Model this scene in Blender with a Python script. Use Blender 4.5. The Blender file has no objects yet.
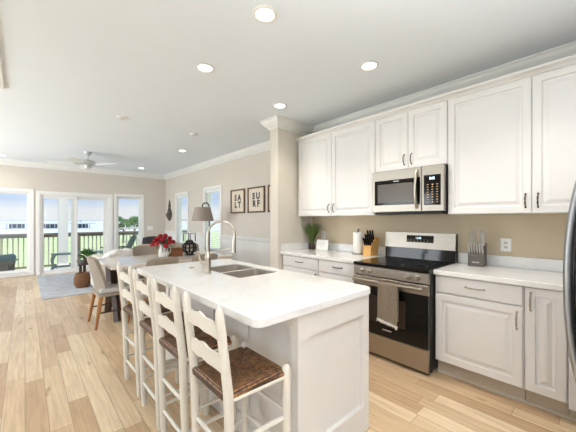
import bpy, bmesh, math, random
from math import sin, cos, pi, radians as R
from mathutils import Vector, Matrix

# ---------------------------------------------------------------- camera, world, lights, exposure
SC = bpy.context.scene
COL = SC.collection
CAM_H = 1.345
cd = bpy.data.cameras.new('camera'); cam = bpy.data.objects.new('camera', cd); COL.objects.link(cam)
cd.sensor_width = 36.0; cd.lens = 18.0; cd.shift_y = 4 / 576; cd.clip_start = 0.02; cd.clip_end = 3000
cam.location = (0, 0, CAM_H); cam.rotation_euler = (R(90), 0, R(-42.4))
SC.camera = cam
SC.view_settings.view_transform = 'Standard'
SC.view_settings.look = 'None'
SC.view_settings.gamma = 1.0
SC.view_settings.use_curve_mapping = False
SC.view_settings.exposure = 0.18

W = bpy.data.worlds.new('sky'); SC.world = W; W.use_nodes = True
nt = W.node_tree; nt.nodes.clear()
wo = nt.nodes.new('ShaderNodeOutputWorld'); bg = nt.nodes.new('ShaderNodeBackground')
tc = nt.nodes.new('ShaderNodeTexCoord'); sx = nt.nodes.new('ShaderNodeSeparateXYZ'); rp = nt.nodes.new('ShaderNodeValToRGB')
nz = nt.nodes.new('ShaderNodeTexNoise'); nz.inputs['Scale'].default_value = 6
ml = nt.nodes.new('ShaderNodeMath'); ml.operation = 'MULTIPLY_ADD'; ml.inputs[1].default_value = 0.03
nt.links.new(tc.outputs['Generated'], sx.inputs[0]); nt.links.new(tc.outputs['Generated'], nz.inputs['Vector'])
nt.links.new(nz.outputs['Fac'], ml.inputs[0]); nt.links.new(sx.outputs['Z'], ml.inputs[2])
nt.links.new(ml.outputs[0], rp.inputs[0]); nt.links.new(rp.outputs[0], bg.inputs[0]); nt.links.new(bg.outputs[0], wo.inputs[0])
cr = rp.color_ramp
for p, c in ((0.0, (.97, .98, 1)), (.045, (.93, .96, 1)), (.075, (.58, .74, 1)), (.3, (.42, .62, 1)), (1, (.34, .54, .95))):
    e = cr.elements.new(p) if p not in (0.0, 1) else cr.elements[0 if p == 0 else len(cr.elements) - 1]
    e.color = c + (1,)
bg.inputs[1].default_value = 0.85

def lamp(name, kind, loc, rot, power, color=(1, 1, 1), **kw):
    d = bpy.data.lights.new(name, kind); d.energy = power; d.color = color
    for k, v in kw.items(): setattr(d, k, v)
    o = bpy.data.objects.new(name, d); COL.objects.link(o); o.location = loc; o.rotation_euler = rot
    return o
lamp('sun', 'SUN', (0, -20, 30), (R(20), 0, R(8)), 4.2, (1, .97, .92), angle=R(1))
# added fill lights just inside the unseen windows of the left and back walls
FILL_TINT = (.90, .95, 1.0)
for y, p in ((1.2, 12), (4.2, 62), (7.2, 105)):
    lamp('window_daylight', 'AREA', (-3.10, y, 1.3), (0, R(-104), 0), p, FILL_TINT, shape='RECTANGLE', size=1.8, size_y=1.6)
lamp('window_daylight', 'AREA', (-0.9, -2.5, 1.3), (R(104), 0, 0), 18, (.97, .98, 1), shape='RECTANGLE', size=3.6, size_y=2.0)
# added fill light behind the camera, aimed up to brighten the ceiling
lamp('bounce_flash', 'AREA', (.2, -1.0, 1.2), (R(180), R(0), 0), 110, (.94, .97, 1), shape='DISK', size=1.2, spread=R(128))
LIGHT_SPOTS = [(1.2, 1.545), (1.216, 2.457), (2.294, 1.427), (2.294, 2.657), (2.334, 5.697), (2.308, 8.356), (-.365, 8.70), (2.25, .25), (1.2, .55)]
for i, (x, y) in enumerate(LIGHT_SPOTS):
    lamp('downlight_lamp', 'SPOT', (x, y, 2.70), (0, 0, 0), (36 if i in (2, 3, 7) else 7 if i in (0, 1, 8) else 14), (1, .91, .77), spot_size=R(112 if i in (2, 3, 7) else 150), spot_blend=1.0, shadow_soft_size=.06)

# ---------------------------------------------------------------- materials
def srgb(r, g, b):
    f = lambda c: (c / 255 / 12.92) if c / 255 <= .04045 else ((c / 255 + .055) / 1.055) ** 2.4
    return (f(r), f(g), f(b), 1)
def mat(name, rgb, rough=.5, metal=0., var=.06, scale=12., bump=0., bscale=None, stretch=None, spec=.5, coat=0., emit=0.):
    m = bpy.data.materials.new(name); m.use_nodes = True
    n = m.node_tree; b = n.nodes['Principled BSDF']
    c = srgb(*rgb)
    b.inputs['Roughness'].default_value = rough; b.inputs['Metallic'].default_value = metal
    b.inputs['Specular IOR Level'].default_value = spec; b.inputs['Coat Weight'].default_value = coat
    t = n.nodes.new('ShaderNodeTexCoord'); mp = n.nodes.new('ShaderNodeMapping')
    n.links.new(t.outputs['Object'], mp.inputs[0])
    if stretch: mp.inputs['Scale'].default_value = stretch
    z = n.nodes.new('ShaderNodeTexNoise'); z.inputs['Scale'].default_value = scale; z.inputs['Detail'].default_value = 4
    n.links.new(mp.outputs[0], z.inputs['Vector'])
    r = n.nodes.new('ShaderNodeValToRGB'); n.links.new(z.outputs['Fac'], r.inputs[0])
    r.color_ramp.elements[0].position = .25; r.color_ramp.elements[1].position = .75
    r.color_ramp.elements[0].color = tuple(max(0, x * (1 - var)) for x in c[:3]) + (1,)
    r.color_ramp.elements[1].color = tuple(min(1, x * (1 + var)) for x in c[:3]) + (1,)
    n.links.new(r.outputs[0], b.inputs['Base Color'])
    if bump:
        z2 = n.nodes.new('ShaderNodeTexNoise'); z2.inputs['Scale'].default_value = bscale or scale * 8; z2.inputs['Detail'].default_value = 3
        n.links.new(mp.outputs[0], z2.inputs['Vector'])
        bp = n.nodes.new('ShaderNodeBump'); bp.inputs['Strength'].default_value = bump; bp.inputs['Distance'].default_value = .004
        n.links.new(z2.outputs['Fac'], bp.inputs['Height']); n.links.new(bp.outputs[0], b.inputs['Normal'])
    if emit:
        b.inputs['Emission Color'].default_value = c; b.inputs['Emission Strength'].default_value = emit
    return m
M = {}
M['paint'] = mat('greige_wall_paint', (214, 206, 196), .75, var=.015, scale=3, bump=.04, bscale=180)
M['paint_kitchen'] = mat('tan_kitchen_paint', (203, 187, 160), .75, var=.015, scale=3, bump=.04, bscale=180)
M['paint_stub'] = mat('sand_wall_paint', (218, 210, 198), .75, var=.015, scale=3, bump=.04, bscale=180)
M['ceiling'] = mat('ceiling_paint', (236, 242, 249), .85, var=.01, scale=3, bump=.03, bscale=200)
M['trim'] = mat('white_trim_paint', (236, 235, 232), .4, var=.01)
M['cabinet'] = mat('white_cabinet_lacquer', (233, 230, 228), .38, var=.012, scale=5)
M['island'] = mat('island_paint', (220, 215, 209), .5, var=.015, scale=5)
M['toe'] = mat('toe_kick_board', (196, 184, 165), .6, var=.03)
M['steel'] = mat('brushed_steel', (172, 165, 155), .38, 1., var=.05, scale=60, stretch=(1, .02, 1))
M['steel_dark'] = mat('dark_steel', (92, 90, 90), .3, 1., var=.05, scale=40)
M['fridge'] = mat('fridge_steel', (178, 180, 183), .42, 1., var=.04, scale=60, stretch=(.02, 1, 1))
M['sink'] = mat('sink_steel', (168, 158, 146), .38, .45, var=.05, scale=40)
M['nickel'] = mat('satin_nickel', (192, 184, 172), .3, 1., var=.04)
M['pewter'] = mat('dark_pewter', (92, 84, 74), .32, .9, var=.2, scale=90)
M['black_glass'] = mat('black_glass', (12, 11, 11), .07, var=.1, spec=.35)
M['oven_window'] = mat('oven_window_glass', (54, 43, 35), .12, var=.1)
M['mw_window'] = mat('microwave_window_mesh', (88, 80, 71), .25, var=.12, scale=300)
M['black'] = mat('black_plastic', (17, 16, 16), .35, var=.1, spec=.25)
M['black_metal'] = mat('black_iron', (34, 33, 34), .45, .4, var=.12)
M['grey_block'] = mat('grey_knife_block', (92, 86, 80), .45, var=.12, scale=20)
M['knife_steel'] = mat('knife_handle_steel', (214, 210, 204), .3, .6, var=.05)
M['block_wood'] = mat('beech_block', (214, 164, 92), .5, var=.1, scale=10, stretch=(1, 1, .1))
M['stool_paint'] = mat('cream_stool_paint', (220, 213, 200), .42, var=.02)
M['chair_fabric'] = mat('taupe_linen', (160, 149, 136), .9, var=.1, scale=120, bump=.25, bscale=500)
M['seat_fabric'] = mat('pale_grey_linen', (186, 182, 176), .85, var=.08, scale=120, bump=.25, bscale=500)  # the chairs' taupe linen, lightened for the light falling on the seats
M['oak'] = mat('warm_oak_leg', (170, 116, 66), .5, var=.2, scale=14, stretch=(1, 1, .08))
M['dark_wood'] = mat('dark_walnut', (62, 42, 30), .5, var=.25, scale=14, stretch=(.1, 1, 1))
M['table_top'] = mat('pale_table_top', (226, 216, 204), .16, var=.05, scale=6, stretch=(.2, 1, 1))
M['brown_wood'] = mat('brown_crate_wood', (140, 88, 52), .6, var=.25, scale=12, stretch=(.1, 1, 1))
M['ceramic'] = mat('white_ceramic', (236, 232, 226), .25, var=.015)
M['rose'] = mat('red_rose_petals', (176, 34, 42), .55, var=.35, scale=60)
M['leaf'] = mat('dark_leaf', (52, 84, 44), .5, var=.35, scale=30)
M['grass_blade'] = mat('grass_blade', (84, 104, 44), .5, var=.45, scale=30)
M['plant_leaf'] = mat('fresh_leaf', (74, 116, 62), .5, var=.35, scale=30)
M['pot_dark'] = mat('dark_pot', (58, 44, 36), .6, var=.3, scale=60)
M['paper'] = mat('paper_towel', (240, 238, 232), .9, var=.015, bump=.3, bscale=200)
M['card'] = mat('white_card', (242, 240, 236), .6, var=.01)
M['plate'] = mat('white_plastic_plate', (240, 238, 234), .35, var=.01)
M['towel'] = mat('taupe_towel', (142, 127, 110), .95, var=.45, scale=90, bump=.5, bscale=500, stretch=(1, 3, 1))
M['towel_fringe'] = mat('white_towel_fringe', (235, 232, 226), .95, var=.05)
M['sofa'] = mat('beige_sofa_fabric', (196, 178, 156), .9, var=.06, scale=90, bump=.2, bscale=400)
M['sofa_light'] = mat('cream_sofa_fabric', (224, 216, 204), .9, var=.05, scale=90, bump=.2, bscale=400)
M['fur'] = mat('white_shaggy_throw', (238, 234, 228), .95, var=.08, scale=50, bump=1., bscale=140)
M['pillow_dark'] = mat('charcoal_pillow', (52, 52, 56), .9, var=.2, scale=50)
M['shade'] = mat('greige_lamp_shade', (160, 148, 138), .85, var=.05, scale=150)
M['frame_wood'] = mat('brown_frame_wood', (112, 84, 58), .55, var=.25, scale=20)
M['mat_board'] = mat('cream_mat_board', (226, 214, 196), .8, var=.02)
M['ink'] = mat('charcoal_ink', (62, 64, 66), .7, var=.05)
M['iron_decor'] = mat('aged_iron', (94, 88, 84), .6, .4, var=.3, scale=50)
M['candle'] = mat('cream_candle', (232, 224, 204), .6, var=.03)
M['fan_white'] = mat('fan_white', (240, 240, 238), .4, var=.01)
M['fan_metal'] = mat('fan_brushed_nickel', (196, 197, 198), .4, .25, var=.05)
M['deck'] = mat('weathered_deck', (222, 222, 216), .8, var=.08, scale=8, stretch=(.1, 2, 1))
M['rail_wood'] = mat('weathered_rail', (124, 116, 100), .8, var=.15, scale=10, stretch=(.1, 2, 1))
M['baluster'] = mat('grey_baluster', (172, 170, 156), .7, var=.1)
M['teal'] = mat('teal_cushion', (62, 110, 118), .85, var=.12, scale=40)
M['wicker'] = mat('dark_wicker', (92, 90, 86), .8, var=.3, scale=80)
M['green_chair'] = mat('dark_green_chair', (48, 74, 64), .6, var=.12)
M['bench'] = mat('grey_green_bench', (128, 146, 142), .5, var=.08)
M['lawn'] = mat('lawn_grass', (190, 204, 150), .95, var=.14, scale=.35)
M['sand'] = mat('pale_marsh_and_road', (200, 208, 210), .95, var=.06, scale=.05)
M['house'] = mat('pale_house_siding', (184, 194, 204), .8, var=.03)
M['house_dark'] = mat('dark_underside', (66, 78, 82), .8, var=.1)  # colour stands in for the shade under the house roofs
M['tree_leaf'] = mat('tree_leaves', (110, 146, 92), .8, var=.4, scale=1.2)
M['bark'] = mat('tree_bark', (120, 104, 88), .9, var=.3, scale=6)
M['blind'] = mat('white_blind_slat', (240, 242, 244), .5, var=.01)
M['drum'] = mat('woven_basket', (116, 78, 50), .8, var=.25, scale=60, bump=.4)
M['sponge'] = mat('black_rubber', (26, 26, 27), .7, var=.1)
M['diffuser'] = mat('downlight_diffuser', (255, 250, 240), .5, var=0, emit=9.)
M['digits'] = mat('lit_digits', (210, 232, 240), .5, var=0, emit=1.6)
M['key'] = mat('keypad_marks', (178, 150, 120), .6, var=.05)
M['badge'] = mat('pale_badge', (200, 198, 194), .35, .5, var=.02)

def glass_mat():
    m = bpy.data.materials.new('window_glass'); m.use_nodes = True; n = m.node_tree; n.nodes.clear()
    o = n.nodes.new('ShaderNodeOutputMaterial'); mx = n.nodes.new('ShaderNodeMixShader'); t = n.nodes.new('ShaderNodeBsdfTransparent')
    g = n.nodes.new('ShaderNodeBsdfGlossy'); g.inputs['Roughness'].default_value = .02
    t.inputs[0].default_value = (.97, .98, .98, 1)
    mx.inputs[0].default_value = .05; n.links.new(t.outputs[0], mx.inputs[1]); n.links.new(g.outputs[0], mx.inputs[2]); n.links.new(mx.outputs[0], o.inputs[0])
    return m
M['glass'] = glass_mat()

def floor_mat():
    m = bpy.data.materials.new('oak_plank_floor'); m.use_nodes = True; n = m.node_tree; b = n.nodes['Principled BSDF']; L = n.links
    t = n.nodes.new('ShaderNodeTexCoord'); s = n.nodes.new('ShaderNodeSeparateXYZ'); c = n.nodes.new('ShaderNodeCombineXYZ')
    L.new(t.outputs['Object'], s.inputs[0]); L.new(s.outputs['Y'], c.inputs[0]); L.new(s.outputs['X'], c.inputs[1])
    # a random shift of every row, so the board ends do not line up
    dv = n.nodes.new('ShaderNodeMath'); dv.operation = 'DIVIDE'; dv.inputs[1].default_value = .118; L.new(s.outputs['X'], dv.inputs[0])
    fl = n.nodes.new('ShaderNodeMath'); fl.operation = 'FLOOR'; L.new(dv.outputs[0], fl.inputs[0])
    wn = n.nodes.new('ShaderNodeTexWhiteNoise'); wn.noise_dimensions = '1D'; L.new(fl.outputs[0], wn.inputs['W'])
    ad = n.nodes.new('ShaderNodeMath'); ad.operation = 'MULTIPLY_ADD'; ad.inputs[1].default_value = 5.3; L.new(wn.outputs['Value'], ad.inputs[0]); L.new(s.outputs['Y'], ad.inputs[2])
    L.new(ad.outputs[0], c.inputs[0])
    br = n.nodes.new('ShaderNodeTexBrick'); L.new(c.outputs[0], br.inputs['Vector'])
    br.offset = 0.; br.inputs['Scale'].default_value = 1; br.inputs['Brick Width'].default_value = 1.05; br.inputs['Row Height'].default_value = .118
    br.inputs['Mortar Size'].default_value = .0016; br.inputs['Mortar Smooth'].default_value = .3
    br.inputs['Color1'].default_value = (0, 0, 0, 1); br.inputs['Color2'].default_value = (1, 1, 1, 1); br.inputs['Mortar'].default_value = (.5, .5, .5, 1)
    rp = n.nodes.new('ShaderNodeValToRGB'); L.new(br.outputs['Color'], rp.inputs[0])
    E_ = rp.color_ramp; E_.elements[0].color = srgb(*FLOOR[0]); E_.elements[1].color = srgb(*FLOOR[2]); e = E_.elements.new(.5); e.color = srgb(*FLOOR[1])
    mp = n.nodes.new('ShaderNodeMapping'); mp.inputs['Scale'].default_value = (1.6, 26, 1); L.new(c.outputs[0], mp.inputs[0])
    g = n.nodes.new('ShaderNodeTexNoise'); g.inputs['Scale'].default_value = 1.6; g.inputs['Detail'].default_value = 7; g.inputs['Roughness'].default_value = .65; L.new(mp.outputs[0], g.inputs['Vector'])
    gr = n.nodes.new('ShaderNodeValToRGB'); L.new(g.outputs['Fac'], gr.inputs[0])
    gr.color_ramp.elements[0].position = .3; gr.color_ramp.elements[0].color = (.66, .60, .55, 1); gr.color_ramp.elements[1].position = .62; gr.color_ramp.elements[1].color = (1, 1, 1, 1)
    mu = n.nodes.new('ShaderNodeMix'); mu.data_type = 'RGBA'; mu.blend_type = 'MULTIPLY'; mu.inputs['Factor'].default_value = .75
    L.new(rp.outputs[0], mu.inputs['A']); L.new(gr.outputs[0], mu.inputs['B'])
    # knots
    k = n.nodes.new('ShaderNodeTexNoise'); k.inputs['Scale'].default_value = 3.4; k.inputs['Detail'].default_value = 2
    mk = n.nodes.new('ShaderNodeMapping'); mk.inputs['Scale'].default_value = (1, 3.2, 1); L.new(c.outputs[0], mk.inputs[0]); L.new(mk.outputs[0], k.inputs['Vector'])
    kr = n.nodes.new('ShaderNodeValToRGB'); L.new(k.outputs['Fac'], kr.inputs[0]); kr.color_ramp.elements[0].position = .66; kr.color_ramp.elements[1].position = .76
    kr.color_ramp.elements[0].color = (1, 1, 1, 1); kr.color_ramp.elements[1].color = (.50, .40, .33, 1)
    m2 = n.nodes.new('ShaderNodeMix'); m2.data_type = 'RGBA'; m2.blend_type = 'MULTIPLY'; m2.inputs['Factor'].default_value = .7
    L.new(mu.outputs['Result'], m2.inputs['A']); L.new(kr.outputs[0], m2.inputs['B'])
    m3 = n.nodes.new('ShaderNodeMix'); m3.data_type = 'RGBA'; m3.inputs['B'].default_value = srgb(112, 88, 66)
    mf = n.nodes.new('ShaderNodeMath'); mf.operation = 'MULTIPLY'; mf.inputs[1].default_value = .75; L.new(br.outputs['Fac'], mf.inputs[0])
    L.new(mf.outputs[0], m3.inputs['Factor']); L.new(m2.outputs['Result'], m3.inputs['A'])
    L.new(m3.outputs['Result'], b.inputs['Base Color'])
    b.inputs['Roughness'].default_value = .30; b.inputs['Specular IOR Level'].default_value = .4
    bp = n.nodes.new('ShaderNodeBump'); bp.inputs['Strength'].default_value = .12; bp.inputs['Distance'].default_value = .002
    L.new(g.outputs['Fac'], bp.inputs['Height']); L.new(bp.outputs[0], b.inputs['Normal'])
    return m
FLOOR = ((203, 170, 134), (223, 195, 158), (237, 215, 181))
M['floor'] = floor_mat()

def quartz_mat():
    m = mat('white_quartz', (238, 236, 234), .14, var=.015, scale=4); n = m.node_tree; b = n.nodes['Principled BSDF']; L = n.links
    t = n.nodes.new('ShaderNodeTexCoord'); w = n.nodes.new('ShaderNodeTexNoise'); w.inputs['Scale'].default_value = 2.2; w.inputs['Detail'].default_value = 6; w.inputs['Distortion'].default_value = 1.2
    L.new(t.outputs['Object'], w.inputs['Vector'])
    r = n.nodes.new('ShaderNodeValToRGB'); L.new(w.outputs['Fac'], r.inputs[0])
    e = r.color_ramp.elements; e[0].position = .46; e[0].color = (1, 1, 1, 1); e[1].position = .54; e[1].color = (1, 1, 1, 1)
    q = e.new(.5); q.color = (.80, .78, .75, 1)
    src = b.inputs['Base Color'].links[0].from_socket
    mu = n.nodes.new('ShaderNodeMix'); mu.data_type = 'RGBA'; mu.blend_type = 'MULTIPLY'; mu.inputs['Factor'].default_value = .22
    L.new(src, mu.inputs['A']); L.new(r.outputs[0], mu.inputs['B']); L.new(mu.outputs['Result'], b.inputs['Base Color'])
    return m
M['quartz'] = quartz_mat()

def rush_mat():
    m = bpy.data.materials.new('woven_rush'); m.use_nodes = True; n = m.node_tree; b = n.nodes['Principled BSDF']; L = n.links
    t = n.nodes.new('ShaderNodeTexCoord'); s = n.nodes.new('ShaderNodeSeparateXYZ'); L.new(t.outputs['Object'], s.inputs[0])
    def mth(op, a, b_=None):
        k = n.nodes.new('ShaderNodeMath'); k.operation = op
        for i, v in enumerate((a, b_)):
            if v is None: continue
            if isinstance(v, (int, float)): k.inputs[i].default_value = v
            else: L.new(v, k.inputs[i])
        return k.outputs[0]
    ax = mth('ABSOLUTE', s.outputs['X']); ay = mth('ABSOLUTE', mth('MULTIPLY', s.outputs['Y'], .86)); mxx = mth('MAXIMUM', ax, ay)
    st = mth('SINE', mth('MULTIPLY', mxx, 720)); nn = n.nodes.new('ShaderNodeTexNoise'); nn.inputs['Scale'].default_value = 45; nn.inputs['Detail'].default_value = 5; L.new(t.outputs['Object'], nn.inputs['Vector'])
    v = mth('ADD', mth('MULTIPLY', st, .24), mth('MULTIPLY', nn.outputs['Fac'], 1.0))
    r = n.nodes.new('ShaderNodeValToRGB'); L.new(v, r.inputs[0]); e = r.color_ramp.elements
    e[0].position = .25; e[0].color = srgb(52, 33, 20); e[1].position = .85; e[1].color = srgb(168, 118, 70); q = e.new(.55); q.color = srgb(92, 60, 34)
    L.new(r.outputs[0], b.inputs['Base Color']); b.inputs['Roughness'].default_value = .5
    bp = n.nodes.new('ShaderNodeBump'); bp.inputs['Strength'].default_value = .7; bp.inputs['Distance'].default_value = .004; L.new(v, bp.inputs['Height']); L.new(bp.outputs[0], b.inputs['Normal'])
    return m
M['rush'] = rush_mat()
M['rug'] = mat('blue_grey_rug', (184, 186, 190), .95, var=.22, scale=7, bump=.6, bscale=220)

# ---------------------------------------------------------------- mesh helpers
def NB(): return bmesh.new()
def _merge(bm, t, mtx=None):
    if mtx is not None: bmesh.ops.transform(t, matrix=mtx, verts=t.verts)
    me = bpy.data.meshes.new('t'); t.to_mesh(me); t.free(); bm.from_mesh(me); bpy.data.meshes.remove(me)
def box(bm, x0, x1, y0, y1, z0, z1, bev=0., seg=2, mtx=None):
    t = bmesh.new(); bmesh.ops.create_cube(t, size=1)
    bmesh.ops.scale(t, vec=(abs(x1 - x0), abs(y1 - y0), abs(z1 - z0)), verts=t.verts)
    bmesh.ops.translate(t, vec=((x0 + x1) / 2, (y0 + y1) / 2, (z0 + z1) / 2), verts=t.verts)
    if bev: bmesh.ops.bevel(t, geom=t.edges[:], offset=bev, segments=seg, affect='EDGES', profile=.5)
    _merge(bm, t, mtx); return bm
def tube(bm, pts, rad, n=10, caps=True, flat=1.):
    """a round bar through pts; rad is a number or one per point; flat squashes its second axis"""
    pts = [Vector(p) for p in pts]; rs = rad if isinstance(rad, (list, tuple)) else [rad] * len(pts)
    t = bmesh.new(); rings = []
    d0 = (pts[1] - pts[0]).normalized(); up = Vector((0, 0, 1)) if abs(d0.z) < .9 else Vector((1, 0, 0))
    a = d0.cross(up).normalized()
    for i, p in enumerate(pts):
        d = ((pts[min(i + 1, len(pts) - 1)] - pts[max(i - 1, 0)])).normalized()
        a = (a - d * a.dot(d)).normalized(); b = d.cross(a)
        rings.append([t.verts.new(p + a * rs[i] * cos(2 * pi * k / n) + b * rs[i] * flat * sin(2 * pi * k / n)) for k in range(n)])
    for r0, r1 in zip(rings, rings[1:]):
        for k in range(n): t.faces.new((r0[k], r0[(k + 1) % n], r1[(k + 1) % n], r1[k]))
    if caps: t.faces.new(rings[0][::-1]); t.faces.new(rings[-1])
    _merge(bm, t); return bm
def lathe(bm, prof, cx=0, cy=0, n=24, mtx=None):
    t = bmesh.new(); rings = []
    for r, z in prof:
        rings.append([t.verts.new((cx + r * cos(2 * pi * k / n), cy + r * sin(2 * pi * k / n), z)) for k in range(n)] if r > 1e-6 else [t.verts.new((cx, cy, z))])
    for r0, r1 in zip(rings, rings[1:]):
        for k in range(n):
            k2 = (k + 1) % n
            if len(r0) == 1 and len(r1) == 1: continue
            if len(r0) == 1: t.faces.new((r0[0], r1[k2], r1[k]))
            elif len(r1) == 1: t.faces.new((r0[k], r0[k2], r1[0]))
            else: t.faces.new((r0[k], r0[k2], r1[k2], r1[k]))
    _merge(bm, t, mtx); return bm
def prism(bm, poly, depth, P):
    """poly: 2-D outline (a, b); extruded by depth; P(a, b, d) places it"""
    t = bmesh.new(); f = [t.verts.new(P(a, b, 0)) for a, b in poly]; k = [t.verts.new(P(a, b, depth)) for a, b in poly]
    t.faces.new(f); t.faces.new(k[::-1]); n = len(poly)
    for i in range(n): t.faces.new((f[i], k[i], k[(i + 1) % n], f[(i + 1) % n]))
    bmesh.ops.recalc_face_normals(t, faces=t.faces); _merge(bm, t); return bm
def rings(bm, P, w, h, prof, back=None):
    """a rectangular panel of nested rings (inset, height) seen along the third axis of P; closed at the back"""
    t = bmesh.new(); R_ = []
    for ins, d in ([(0, back)] if back is not None else []) + list(prof):
        R_.append([t.verts.new(P(a, b, d)) for a, b in ((ins, ins), (w - ins, ins), (w - ins, h - ins), (ins, h - ins))])
    for r0, r1 in zip(R_, R_[1:]):
        for k in range(4): t.faces.new((r0[k], r0[(k + 1) % 4], r1[(k + 1) % 4], r1[k]))
    t.faces.new(R_[-1])
    if back is not None: t.faces.new(R_[0][::-1])
    bmesh.ops.recalc_face_normals(t, faces=t.faces); _merge(bm, t); return bm
def sweep(bm, path, prof):
    """a profile (out, z) along a 2-D path with mitred corners; out is to the right of the walk"""
    path = [Vector((p[0], p[1])) for p in path]; t = bmesh.new(); rs = []
    nr = lambda d: Vector((d.y, -d.x))
    for i, p in enumerate(path):
        d1 = (path[i] - path[i - 1]).normalized() if i else None; d2 = (path[i + 1] - path[i]).normalized() if i < len(path) - 1 else None
        if d1 is None: o = nr(d2)
        elif d2 is None: o = nr(d1)
        else:
            o = nr(d1) + nr(d2); o = o / (1 + nr(d1).dot(nr(d2)))
        rs.append([t.verts.new((p.x + o.x * a, p.y + o.y * a, z)) for a, z in prof])
    n = len(prof)
    for r0, r1 in zip(rs, rs[1:]):
        for k in range(n): t.faces.new((r0[k], r0[(k + 1) % n], r1[(k + 1) % n], r1[k]))
    t.faces.new(rs[0]); t.faces.new(rs[-1][::-1])
    bmesh.ops.recalc_face_normals(t, faces=t.faces); _merge(bm, t); return bm
def grid_sheet(bm, f, nu, nv, thick=0.):
    """a sheet of points f(u, v), thickened along its normals"""
    t = bmesh.new(); g = [[t.verts.new(f(i / nu, j / nv)) for j in range(nv + 1)] for i in range(nu + 1)]
    for i in range(nu):
        for j in range(nv): t.faces.new((g[i][j], g[i + 1][j], g[i + 1][j + 1], g[i][j + 1]))
    if thick:
        bmesh.ops.recalc_face_normals(t, faces=t.faces); bmesh.ops.solidify(t, geom=t.faces[:], thickness=thick)
    _merge(bm, t); return bm
def obj(name, bm, m, parent=None, smooth=False, **props):
    me = bpy.data.meshes.new(name); bm.to_mesh(me); bm.free()
    if smooth:
        for p in me.polygons: p.use_smooth = True
        try: me.set_sharp_from_angle(angle=R(42))
        except Exception: pass
    me.materials.append(m if not isinstance(m, str) else M[m])
    o = bpy.data.objects.new(name, me); COL.objects.link(o)
    if parent is not None: o.parent = parent; o.matrix_parent_inverse = Matrix.Identity(4)
    for k, v in props.items(): o[k] = v
    return o
def part(name, bm, m, root, smooth=False, **props):
    """a part whose mesh was written in world coordinates: moved into its thing's own frame"""
    wm = root.matrix_basis.copy(); q = root
    while q.parent is not None: q = q.parent; wm = q.matrix_basis @ wm
    bmesh.ops.transform(bm, matrix=wm.inverted(), verts=bm.verts)
    return obj(name, bm, m, root, smooth, **props)
def thing(name, label, cat, loc=(0, 0, 0), rz=0., group=None):
    o = bpy.data.objects.new(name, None); COL.objects.link(o); o.empty_display_size = .1
    o.location = loc; o.rotation_euler = (0, 0, rz); o['label'] = label; o['category'] = cat
    if group: o['group'] = group
    return o
def tag(o, label, cat, group=None):
    o['label'] = label; o['category'] = cat
    if group: o['group'] = group
    return o
def struct(name, bm, m, parent=None, smooth=False):
    o = obj(name, bm, m, parent, smooth)
    if parent is None: o['kind'] = 'structure'
    return o
def dup(root, loc, rz, label, group=None):
    r = root.copy(); COL.objects.link(r); r.location = loc; r.rotation_euler = (0, 0, rz); r['label'] = label
    if group: r['group'] = group
    for ch in list(root.children):
        c = ch.copy(); COL.objects.link(c); c.parent = r
        for g in list(ch.children):
            d = g.copy(); COL.objects.link(d); d.parent = c
    return r
def text_bm(body, size, P, depth=.002, align='CENTER', weight=0.):
    cu = bpy.data.curves.new('txt', 'FONT'); cu.body = body; cu.size = size; cu.align_x = align; cu.align_y = 'CENTER'; cu.extrude = depth / 2; cu.offset = weight
    o = bpy.data.objects.new('txt', cu); COL.objects.link(o)
    dg = bpy.context.evaluated_depsgraph_get(); me = bpy.data.meshes.new_from_object(o.evaluated_get(dg))
    bpy.data.objects.remove(o); bpy.data.curves.remove(cu)
    bm = bmesh.new(); bm.from_mesh(me); bpy.data.meshes.remove(me)
    for v in bm.verts: v.co = Vector(P(v.co.x, v.co.y, v.co.z))
    return bm
rnd = random.Random(7)
# ---------------------------------------------------------------- the room
XR, YF, XL, YB, ZC = 3.27, 9.30, -3.20, -2.60, 2.74
def solo(name, bm, m, label, cat, group=None, smooth=False):
    lo = [min(v.co[i] for v in bm.verts) for i in range(3)]; hi = [max(v.co[i] for v in bm.verts) for i in range(3)]
    c = Vector(((lo[0] + hi[0]) / 2, (lo[1] + hi[1]) / 2, lo[2]))
    bmesh.ops.translate(bm, vec=-c, verts=bm.verts)
    o = obj(name, bm, m, None, smooth); o.location = c
    return tag(o, label, cat, group)
def wall(name, axis, c0, c1, a0, a1, z0, z1, holes, m='paint'):
    """a wall across `axis` from c0 to c1, running a0..a1, with openings (a0, a1, z0, z1)"""
    bm = NB(); As = sorted({a0, a1, *[h[0] for h in holes], *[h[1] for h in holes]}); Zs = sorted(z for z in {z0, z1, *[h[2] for h in holes], *[h[3] for h in holes]} if z >= z0)
    for i in range(len(As) - 1):
        for j in range(len(Zs) - 1):
            am, zm = (As[i] + As[i + 1]) / 2, (Zs[j] + Zs[j + 1]) / 2
            if any(h[0] < am < h[1] and h[2] < zm < h[3] for h in holes): continue
            if axis == 'x': box(bm, c0, c1, As[i], As[i + 1], Zs[j], Zs[j + 1])
            else: box(bm, As[i], As[i + 1], c0, c1, Zs[j], Zs[j + 1])
    return struct(name, bm, m)
FLW = (-.60, .09, .09, 2.02); FRW = (1.92, 2.57, .09, 2.02); FDR = (.27, 1.745, 0, 1.99)
RW2 = (5.85, 6.59, .62, 2.07); RW1 = (7.62, 8.38, .62, 2.05)
LWS = [(.4, 2.0, .35, 2.2), (3.4, 5.0, .35, 2.2), (6.4, 8.0, .35, 2.2)]; BW = (-2.7, .9, .3, 2.3)
bm = NB(); box(bm, XL - .15, XR + .15, YB - .15, YF + .15, -.12, 0); struct('floor', bm, 'floor')
bm = NB(); box(bm, XL - .15, XR + .15, YB - .15, YF + .15, ZC, ZC + .15); struct('ceiling', bm, 'ceiling')
wall('wall_far', 'y', YF, YF + .15, XL - .15, XR + .15, 0, ZC, [FLW, FRW, FDR])
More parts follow.
